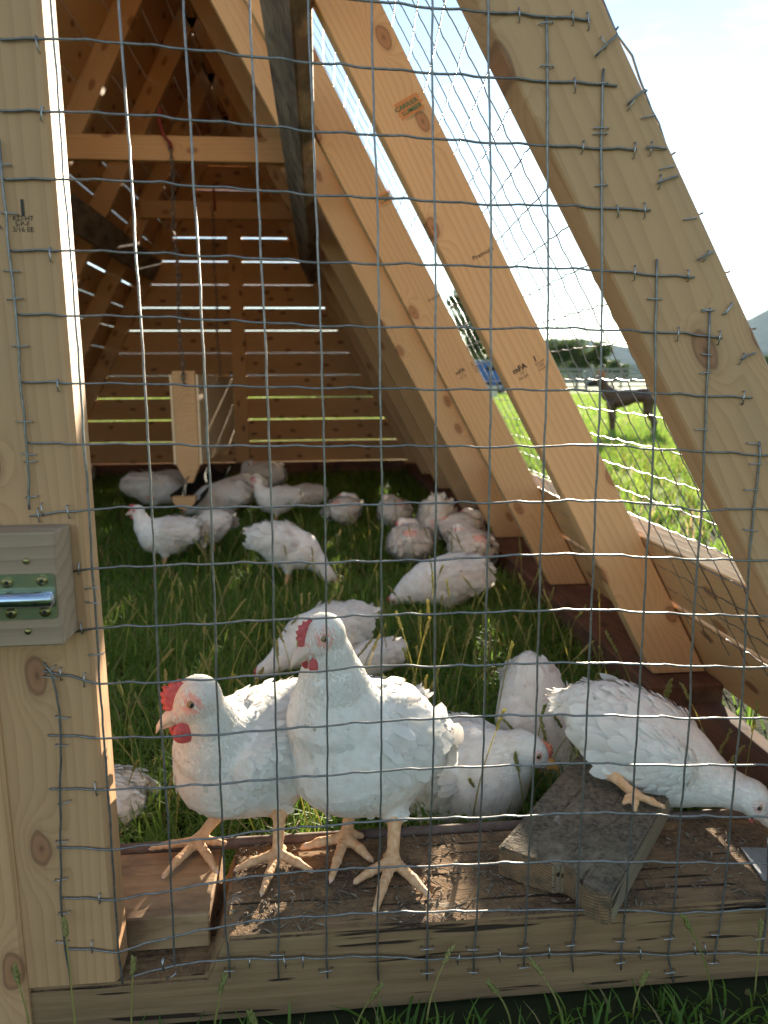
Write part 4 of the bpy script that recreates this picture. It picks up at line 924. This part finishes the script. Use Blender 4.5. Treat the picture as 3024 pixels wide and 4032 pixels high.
# pose, display x,y of the feet on the grass, heading (0 = right, 90 = away), scale, label
FAR = [
 ('graze', 952, 1330, 176, .97, 'white chicken pecking toward the left in the grass, right of centre by the side timber'),
 ('peck', 634, 1282, -8, .92, 'white chicken walking right with lowered head in the middle of the coop floor'),
 ('stand', 358, 1236, 178, .86, 'white chicken with a pink bare flank, left of the feeder trough, facing left'),
 ('peck', 446, 1216, 150, .82, 'white chicken seen from its ragged side stepping behind the one with the pink flank'),
 ('graze', 472, 1128, 172, 1.1, 'white chicken feeding at the right of the trough, head to the left'),
 ('graze', 515, 1108, 168, 1.1, 'white chicken pressed behind the feeding one at the right of the trough'),
 ('graze', 342, 1106, 8, 1.15, 'white chicken feeding from the left side of the trough, head to the right'),
 ('sit', 378, 1070, 25, 1.0, 'chicken half hidden behind the feeder to the left of its point'),
 ('stand', 596, 1138, 176, .82, 'white chicken with a red comb standing side on just right of the feeder'),
 ('sit', 652, 1104, 190, .9, 'dusky small chicken lying behind the red-combed one'),
 ('preen', 562, 1072, 165, 1.1, 'dusky pinkish chicken standing in the gloom behind the feeder'),
 ('preen', 748, 1146, 60, .85, 'ruffled chicken with a red patch on its back lying mid coop'),
 ('preen', 850, 1150, 100, .85, 'brownish ruffled chicken lying apart in the shadow right of centre'),
 ('preen', 886, 1232, 82, .92, 'white chicken seen from behind with a pink rump, left of the right hand cluster'),
 ('rump', 938, 1186, 95, 1.0, 'upright white chicken at the back of the right hand cluster'),
 ('preen', 1002, 1192, 20, .85, 'ruffled chicken in front of the upright one, near the side timber'),
 ('preen', 1012, 1244, 100, .9, 'ruffled chicken nearest the side timber, lowest of the right hand cluster'),
 ('sit', 210, 1020, 100, 1.0, 'chicken at the far left against the rear slats, half hidden by the door post'),
]
for i, (ps, x, y, hd, sc, lb) in enumerate(FAR):
    p = dZ(x, y, 0.0); hd_ = radians(hd+random.uniform(-4, 4))
    if ps == 'sit' and x < 250: p = np.array([-.90, 3.9, 0])
    if ps not in made:
        o = protos[ps](lb); made[ps] = o; o.location = p; o.rotation_euler = (0, 0, hd_); o.scale = (sc,)*3
    else: copy_thing(made[ps], p, hd_, sc, lb)

# ------------------------------------------------------------ hanging feeder
fd = empty('hanging_feeder', (0, 2.42, .21), label='long wooden hopper feeder hung on chains over a black trough', cat='feeder')
def fp(p): return (p[0], p[1]-2.42, p[2]-.21)
def five(y, name, m=M_spruce):
    pts = [(-.049, .665), (.040, .665), (.042, .285), (.010, .215), (-.012, .215), (-.049, .285)]
    bm = bmesh.new(); A = [bm.verts.new(fp((x, y, z))) for x, z in pts]; B = [bm.verts.new(fp((x, y+.036, z))) for x, z in pts]
    bm.faces.new(A); bm.faces.new(B[::-1])
    for i in range(len(pts)): j = (i+1) % len(pts); bm.faces.new((A[i], B[i], B[j], A[j]))
    bmesh.ops.recalc_face_normals(bm, faces=bm.faces[:]); bmesh.ops.bevel(bm, geom=bm.edges[:], offset=.002, segments=1, affect='EDGES'); return bm_obj(name, bm, m, fd)
five(2.40, 'end_board'); five(3.56, 'end_board')
for s, xx in ((1, .0475), (-1, -.0555)):
    o = board('side_panel', fp((xx, 2.405, .47)), fp((xx, 3.60, .47)), (0, 0, 1), .36, .010, M_ply, fd, bevel=.001)
    o.matrix_world = Matrix.Translation((0, 2.42, .21)) @ o.matrix_world; o.matrix_parent_inverse = Matrix.Translation((0, -2.42, -.21))
def chain(y, z0, z1):
    parts = []; z = z0; i = 0
    while z > z1:
        a_ = np.arange(9)*2*pi/8; q = np.stack([np.sin(a_)*.0075, np.zeros(9), np.cos(a_)*.015], 1)
        if i % 2: q = q[:, [1, 0, 2]]
        q = q+np.array(fp((-.004+.004*sin(i*.4), y, z))); parts.append(tube_arrays(q, .0022, 5, False)); z -= .0235; i += 1
    V, F = merge([(a, b, []) for a, b, c in parts]); return link('chain', np_mesh('chain', V, F), M_chain, fd)
chain(2.385, 1.49, .62); chain(3.50, 1.52, .64)
tube('cord', [fp(p) for p in ((-.03, 2.36, 1.62), (-.038, 2.375, 1.58), (-.025, 2.375, 1.53), (.0, 2.38, 1.50), (-.004, 2.385, 1.485))], .006, M_cord, fd, 6)
tube('cord', [fp(p) for p in ((.0, 3.58, 1.66), (-.004, 3.60, 1.60), (0, 3.59, 1.53))], .006, M_cord, fd, 6)
tube('hook', [fp(p) for p in ((.0, 2.392, .66), (-.006, 2.380, .635), (.004, 2.378, .615), (.010, 2.39, .605))], .0035, M_chain, fd, 6)
tube('hook', [fp(p) for p in ((-.0, 2.385, .245), (-.012, 2.375, .225), (-.02, 2.370, .21), (-.022, 2.37, .13))], .003, M_chain, fd, 6)
bm = bmesh.new(); nseg = 12
for y_ in (2.36, 3.62):
    pass
ra_, rb_ = [], []
for k in range(nseg+1):
    a_ = pi+pi*k/nseg; ra_.append((-.02+.062*cos(a_), .168+.062*sin(a_)))
for k in range(nseg, -1, -1):
    a_ = pi+pi*k/nseg; rb_.append((-.02+.059*cos(a_), .168+.059*sin(a_)))
pts = ra_+rb_; A = [bm.verts.new(fp((x, 2.40, z))) for x, z in pts]; B = [bm.verts.new(fp((x, 3.62, z))) for x, z in pts]; n2 = len(pts)
for i in range(n2): j = (i+1) % n2; bm.faces.new((A[i], B[i], B[j], A[j]))
for i in range(nseg): bm.faces.new((A[i], A[i+1], A[n2-2-i], A[n2-1-i])); bm.faces.new((B[i], B[n2-1-i], B[n2-2-i], B[i+1]))
bmesh.ops.recalc_face_normals(bm, faces=bm.faces[:]); bm_obj('trough', bm, M_pan, fd)
bm = bmesh.new(); P = [(-.02-.048, .172), (-.02+.048, .172)]+[(-.02+.048*cos(-pi*k/10), .165-.0+.052*sin(-pi*k/10)) for k in range(0, 11)]
A = [bm.verts.new(fp((x, 2.36, z))) for x, z in P[2:]]; B = [bm.verts.new(fp((x, 2.398, z))) for x, z in P[2:]]
bm.faces.new(A); bm.faces.new(B[::-1])
for i in range(len(A)): j = (i+1) % len(A); bm.faces.new((A[i], B[i], B[j], A[j]))
bmesh.ops.recalc_face_normals(bm, faces=bm.faces[:]); bm_obj('trough_end', bm, M_spruce, fd)

# ------------------------------------------------------------ dog in the meadow
dp = dZ(1325, 938, 0); dd_ = 9.4
def dog():
    Yd = dp[1]; D_ = lambda x, y, off=0: dY(x, y, Yd+off)
    k = depth(dp)/1597
    pr = []
    def sg(a, b, ra, rb, kk=.03, z=0): pr.append(('seg', (a, b, ra*k, rb*k), kk, z))
    sg(D_(1316, 852), D_(1350, 860), 16, 17); sg(D_(1330, 866), D_(1385, 854), 17, 12); sg(D_(1340, 852), D_(1408, 846), 9, 9)    # chest, loin, back line
    sg(D_(1385, 856), D_(1404, 858), 14, 15); sg(D_(1312, 850), D_(1302, 828), 13, 9.5)                                       # haunch, neck
    sg(D_(1298, 822), D_(1289, 822), 11, 9.5); sg(D_(1287, 826), D_(1274, 829), 7.5, 6, .01, 1); sg(D_(1296, 818), D_(1292, 815), 4, 2, .005)
    for o_, dx in ((-.09, 0), (.09, 5)):
        sg(D_(1318+dx, 872, o_), D_(1320+dx, 900, o_), 9, 5); sg(D_(1320+dx, 900, o_), D_(1320+dx, 934, o_), 5, 3.6); sg(D_(1320+dx, 935, o_), D_(1314+dx, 938, o_), 4, 3.4, .01)
        sg(D_(1400+dx, 862, o_), D_(1397+dx, 888, o_), 13, 7); sg(D_(1397+dx, 888, o_), D_(1411+dx, 912, o_), 7, 4); sg(D_(1411+dx, 912, o_), D_(1408+dx, 935, o_), 4, 3.4); sg(D_(1408+dx, 936, o_), D_(1402+dx, 938, o_), 4, 3.4, .01)
    sg(D_(1408, 850), D_(1418, 866), 4, 2, .01)
    pts = np.concatenate([np.array([p[1][0], p[1][1]]) for p in pr])
    V, Q = surf_nets(pr, pts.min(0)-.13, pts.max(0)+.13, .013); zone = field(V.astype(np.float32), pr)[1]
    V[:, 2] = np.maximum(V[:, 2], .0)
    d = empty('dog', dp, label='dark brown short-haired dog standing side on in the sunny meadow beyond the coop', cat='dog')
    me = np_mesh('body', V-dp, [Q]); o = link('body', me, M_dog, d); me.materials.append(M_dogm)
    mi = (zone[Q[:, 0]] == 1).astype(np.int32); me.polygons.foreach_set('material_index', mi)
    for s in (-.06, .06):
        a = D_(1300, 816, s)-dp; tube('ear', [a, a+np.array([.01, 0, .045]), a+np.array([-.03, s*.3, .075]), a+np.array([-.06, s*.4, .06])], [.035, .032, .022, .004], M_ear, d, 8)
    for s in (-.045, .045):
        a = D_(1288, 822, s)-dp; bm = bmesh.new(); bmesh.ops.create_uvsphere(bm, u_segments=8, v_segments=6, radius=.012); bmesh.ops.translate(bm, verts=bm.verts[:], vec=Vector(a)); bm_obj('eye', bm, M_pupil, d, True)
dog()

# ------------------------------------------------------------ beyond: fence, trailer, trees
def far_pt(px, dist, z=0): a_ = azpx(px); return np.array([CAM_LOC[0]+dist*sin(a_)/cos(a_-YAW)*1.0, CAM_LOC[1]+dist*cos(a_)/cos(a_-YAW), z])
fe = empty('field_fence', tuple(far_pt(2300, 52)), label='weathered grey rail fence crossing the far side of the meadow', cat='fence')
fo = np.array(far_pt(2300, 52)); dv = np.array([1, -.12, 0]); dv /= np.linalg.norm(dv)
for i in range(-16, 22):
    p = dv*i*2.4; bx('post', (p[0], p[1], .78), (.13, .13, 1.56), M_fence, fe)
for j in range(5):
    for i in range(-16, 21):
        a_, b_ = dv*(i*2.4), dv*((i+1)*2.4); bm = bmesh.new(); ang = atan2(dv[1], dv[0]); c = (a_+b_)/2
        bm_box(bm, 0, 0, 0, 2.38, .04, .13, Matrix.Translation((c[0], c[1]-.09, .28+j*.3+random.uniform(-.02, .02))) @ Matrix.Rotation(ang, 4, 'Z')); bm_obj('rail', bm, M_fence, fe)
# blue stock trailer and a pale board near the fence, seen between the rafters
tp_ = far_pt(1925, 46); tr = empty('stock_trailer', tuple(tp_), label='dark blue trailer parked before the trees, glimpsed between two rafters', cat='trailer')
bx('trailer_box', (0, 0, 1.15), (4.2, 2.0, 1.5), M_blue, tr, .06); bx('roof', (0, 0, 1.93), (4.3, 2.1, .06), M_galv, tr, .02)
for sx in (-.45, .45):
    for sy in (-1.02, 1.02):
        wh = cyl('wheel', (sx, sy-.09, .33), (sx, sy+.09, .33), .33, M_tyre, tr, 20); cyl('rim', (sx, sy-.10, .33), (sx, sy+.10, .33), .17, M_galv, wh, 14)
bx('drawbar', (-2.7, 0, .5), (1.3, .1, .1), M_galv, tr)
for sx in (-1.4, 0, 1.4): bx('window_slot', (sx, -1.003, 1.45), (.9, .02, .22), M_black, tr)
cb = far_pt(1938, 30); bw = empty('feed_bin', tuple(cb), label='small cream coloured bin standing in the meadow in front of the blue trailer', cat='bin')
bx('bin_box', (0, 0, .22), (.30, .30, .44), M_cream, bw, .02); bx('lid', (0, 0, .46), (.34, .34, .04), M_cream, bw, .01)
def tree(name, loc, h, w_, n, leaf, label, seed, trunk=.16, group=None, narrow=1.0):
    r = np.random.default_rng(seed); t_ = empty(name, loc, label=label, cat='tree', group=group)
    parts = [tube_arrays([(0, 0, 0), (.1*w_*r.normal(), 0, h*.35), (.05, .05, h*.75)], [trunk, trunk*.75, trunk*.25], 8)]
    cl = []
    for i in range(16):
        a_ = r.uniform(0, 6.28); z0 = h*r.uniform(.18, .7); rr = w_*r.uniform(.25, .48)*narrow; e = np.array([cos(a_)*rr, sin(a_)*rr, z0+h*r.uniform(.08, .28)]); cl.append((e, w_*r.uniform(.13, .24)))
        parts.append(tube_arrays([(0, 0, z0), e*.5+np.array([0, 0, z0*.5+.05*h]), e], [trunk*.35, trunk*.2, trunk*.06], 5))
    cl += [(np.array([0, 0, h*.85]), w_*.2), (np.array([0, 0, h*.6]), w_*.28)]
    V, F = merge(parts); link('trunk', np_mesh('trunk', V, F), M_bark, t_)
    ci = r.integers(0, len(cl), n); C_ = np.array([c[0] for c in cl])[ci]; R_ = np.array([c[1] for c in cl])[ci]; dr = r.normal(0, 1, (n, 3)); dr /= np.linalg.norm(dr, axis=1)[:, None]
    P = C_+dr*(R_*r.random(n)**.4)[:, None]*np.array([1, 1, .85]); P[:, 2] = np.clip(P[:, 2], .25, h)
    a1 = r.normal(0, 1, (n, 3)); a1 /= np.linalg.norm(a1, axis=1)[:, None]; a2 = np.cross(a1, r.normal(0, 1, (n, 3))); a2 /= np.linalg.norm(a2, axis=1)[:, None]; s = leaf*r.uniform(.6, 1.3, n)[:, None]
    V = np.stack([P-a1*s, P-a2*s*.5, P+a1*s, P+a2*s*.5], 1).reshape(-1, 3); Q = np.arange(n*4).reshape(-1, 4)
    me = np_mesh('crown', V, [Q], True, {'tint': np.repeat(np.clip(r.normal(.5, .25, n), 0, 1), 4)}); link('crown', me, M_leaf, t_)
tree('tree', tuple(far_pt(1835, 62)), 8.6, 4.2, 9000, .12, 'tall leafy tree beyond the fence, glimpsed between two rafters', 1, narrow=.8)
tree('tree', tuple(far_pt(2262, 70)), 4.6, 5.4, 9000, .13, 'dark round bushy tree just beyond the fence, left of the dog', 2)
tree('tree', tuple(far_pt(2395, 130)), 4.4, 5.5, 5000, .18, 'small pale tree far beyond the fence above the dog\'s back', 3)
tree('tree', tuple(far_pt(3010, 220)), 7.5, 15, 6000, .4, 'wide dark tree far off at the right edge of the view', 4)
tree('tree', tuple(far_pt(2640, 180)), 6, 9, 5000, .3, 'far tree hidden mostly by the front rafter', 5)
tree('tree', tuple(far_pt(1960, 75)), 4.8, 7, 7000, .16, 'low spreading tree behind the blue trailer', 6)

# ------------------------------------------------------------ grass
def blades(P, h, w_, lean, tint, seg=3):
    n = len(P); a = rng.uniform(0, 2*pi, n); d = np.stack([np.cos(a), np.sin(a), np.zeros(n)], 1); s = np.stack([-np.sin(a), np.cos(a), np.zeros(n)], 1)
    V = []; 
    for i in range(seg):
        t_ = i/seg; c = P+np.array([0, 0, 1])*(h*(t_-.28*lean*t_*t_))[:, None]+d*(h*lean*t_*t_)[:, None]; ww = (w_*(1-.55*t_)/2)[:, None]
        V += [c-s*ww, c+s*ww]
    V.append(P+np.array([0, 0, 1])*(h*(1-.28*lean))[:, None]+d*(h*lean)[:, None]); m_ = 2*seg+1
    V = np.stack(V, 1); b = (np.arange(n)*m_)[:, None]
    Q = [b+np.array([[2*i, 2*i+1, 2*i+3, 2*i+2]]) for i in range(seg-1)]; T = b+np.array([[2*seg-2, 2*seg-1, 2*seg]])
    return V.reshape(-1, 3), (np.concatenate(Q) if Q else np.zeros((0, 4), int)), T, np.repeat(tint, m_)
def clumpy(n, x0, x1, y0, y1, k=.5):
    P = np.stack([rng.uniform(x0, x1, n), rng.uniform(y0, y1, n), np.zeros(n)], 1)
    c = np.stack([rng.uniform(x0, x1, n//25+1), rng.uniform(y0, y1, n//25+1), np.zeros(n//25+1)], 1); m_ = rng.random(n) < k
    j = rng.integers(0, len(c), n); P[m_] = c[j[m_]]+rng.normal(0, .018, (m_.sum(), 3))*np.array([1, 1, 0]); return P
def tints(P): 
    g = .5+.18*np.sin(P[:, 0]*3.1+1)*np.sin(P[:, 1]*2.3)+rng.normal(0, .17, len(P)); g = np.clip(g, 0, .88); dry = rng.random(len(P)) < .07; g[dry] = rng.uniform(.92, 1, dry.sum()); return g
def grass(name, sets, mat=M_grass):
    Vs, Qs, Ts, Cs, o = [], [], [], [], 0
    for V, Q, T, c in sets: Vs.append(V); Qs.append(Q+o); Ts.append(T+o); Cs.append(c); o += len(V)
    me = np_mesh(name, np.concatenate(Vs), [np.concatenate(Qs), np.concatenate(Ts)], True, {'tint': np.concatenate(Cs)}); return setp(link(name, me, mat), kind='stuff')
def sel(P, f): return P[f(P[:, 0], P[:, 1])]
sets = []
P = clumpy(34000, -.2, 1.10, .158, 1.5); sets.append(blades(P, rng.uniform(.028, .085, len(P)), rng.uniform(.0022, .0045, len(P)), rng.uniform(.2, 1.3, len(P)), tints(P), 3))
P = clumpy(60000, -1.10, 1.10, .9, 4.2); sets.append(blades(P, rng.uniform(.03, .085, len(P)), rng.uniform(.003, .006, len(P)), rng.uniform(.2, 1.2, len(P)), tints(P), 3))
grass('grass', sets)
sets = []
P = clumpy(16000, -.6, 1.9, -.75, -.004); P = P[P[:, 1] < -.012]; hh = rng.uniform(.02, .06, len(P))*(.55+.45*np.clip(-P[:, 1]/.2, 0, 1)); sets.append(blades(P, hh, rng.uniform(.0022, .0045, len(P)), rng.uniform(.2, 1.2, len(P)), tints(P), 3))
P = clumpy(52000, 1.27, 5.5, -.7, 9); sets.append(blades(P, rng.uniform(.04, .11, len(P)), rng.uniform(.005, .009, len(P)), rng.uniform(.15, .9, len(P)), tints(P), 2))
P = clumpy(12000, -5, -1.34, -.7, 9); sets.append(blades(P, rng.uniform(.05, .12, len(P)), rng.uniform(.008, .012, len(P)), rng.uniform(.15, .9, len(P)), tints(P), 2))
P = clumpy(26000, -3.5, 4.5, 4.42, 12); sets.append(blades(P, rng.uniform(.05, .12, len(P)), rng.uniform(.007, .012, len(P)), rng.uniform(.15, .9, len(P)), tints(P), 2))
n = 120000; r_ = 6+34*rng.random(n)**1.3; a_ = rng.uniform(radians(-25), radians(60), n); P = np.stack([.5+r_*np.sin(a_), r_*np.cos(a_), np.zeros(n)], 1)
sets.append(blades(P, rng.uniform(.06, .13, n), .007+r_*.0009, rng.uniform(.1, .8, n), tints(P), 1))
grass('meadow_grass', sets)
# seeding stalks
def stalk(p, h, lean, a, head=.035):
    d = np.array([cos(a), sin(a), 0]); pts = [p+np.array([0, 0, h*t_])+d*lean*h*t_*t_ for t_ in np.linspace(0, 1, 7)]
    out = [tube_arrays(pts, np.linspace(.0011, .0007, 7), 4)]; top, dirn = pts[-1], pts[-1]-pts[-2]; dirn /= np.linalg.norm(dirn)
    nsp = 14
    for i in range(nsp):
        c = top-dirn*head*(i/nsp-.15); b = random.uniform(0, 6.28); sdv = np.array([cos(b), sin(b), .25]); r_ = .0022*(1.2-.5*abs(i/nsp-.5))
        out.append(tube_arrays([c, c+(dirn*.8+sdv*.35)*.003, c+(dirn*.9+sdv*.4)*.0065], [.0004, r_, .0002], 4))
    return out
parts = []; tt = []
def add_stalk(p, h, lean, a, head=.035):
    s_ = stalk(np.array(p, float), h, lean, a, head); parts.extend(s_); v = random.uniform(.2, 1); tt.extend([v]*sum(len(x[0]) for x in s_))
for i in range(300):
    p = (random.uniform(.05, 1.08), random.choice((random.uniform(.2, 1.9), random.uniform(.22, 1.0))), 0); add_stalk(p, random.uniform(.09, .20), random.uniform(.05, .5), random.uniform(0, 6.28), random.uniform(.02, .045))
for x, y, h, l, a_ in ((.30, -.03, .17, .1, 2), (.268, -.04, .13, .15, 2.6), (.345, -.02, .11, .1, 1), (.42, -.03, .08, .3, 1), (.55, -.03, .07, .4, 0), (.62, -.02, .09, .35, .4), (.70, -.03, .06, .4, 3), (.75, -.03, .07, .5, 2.6), (.90, -.03, .12, .3, 2.8), (.95, -.02, .10, .1, 1), (.82, -.03, .06, .2, 0), (.47, -.05, .07, .2, 3)):
    add_stalk((x, y, 0), h*.8, l, a_, .015)
for i in range(500): add_stalk((random.uniform(1.32, 3.6), random.uniform(0, 5), 0), random.uniform(.08, .17), random.uniform(.05, .5), random.uniform(0, 6.28), .04)
V, F = merge(parts); setp(link('grass_stalks', np_mesh('grass_stalks', V, F, True, {'tint': np.array(tt)}), M_stalk), kind='stuff')
parts = []
for i in range(900):
    x = random.uniform(.32, 1.24); y = random.uniform(.006, .142); a_ = random.uniform(0, 6.28); l_ = random.uniform(.002, .009)*random.random()+.0015; z_ = .0945
    if i % 3 == 0: x = random.gauss(.66, .05) if i % 2 else random.gauss(.45, .04)
    if not .43 < x < 1.24: continue
    d = np.array([cos(a_), sin(a_), random.uniform(-.1, .3)])*l_; p = np.array([x, y, z_+.0006]); parts.append(tube_arrays([p-d, p+d*.2+np.array([0, 0, .0006]), p+d], [.0003, random.uniform(.0004, .0014), .0003], 4))
V, F = merge(parts); setp(link('litter', np_mesh('litter', V, F, True, {'tint': rng.random(len(V))}), simple('dried litter', (.10, .07, .045), .9, var=(.30, .24, .17), vscale=90)), kind='stuff')
# clean default attributes on anything top-level
for o in bpy.data.objects:
    if o.type == 'EMPTY' and o.parent is None and o.get('category') == 'chicken': o['group'] = flock
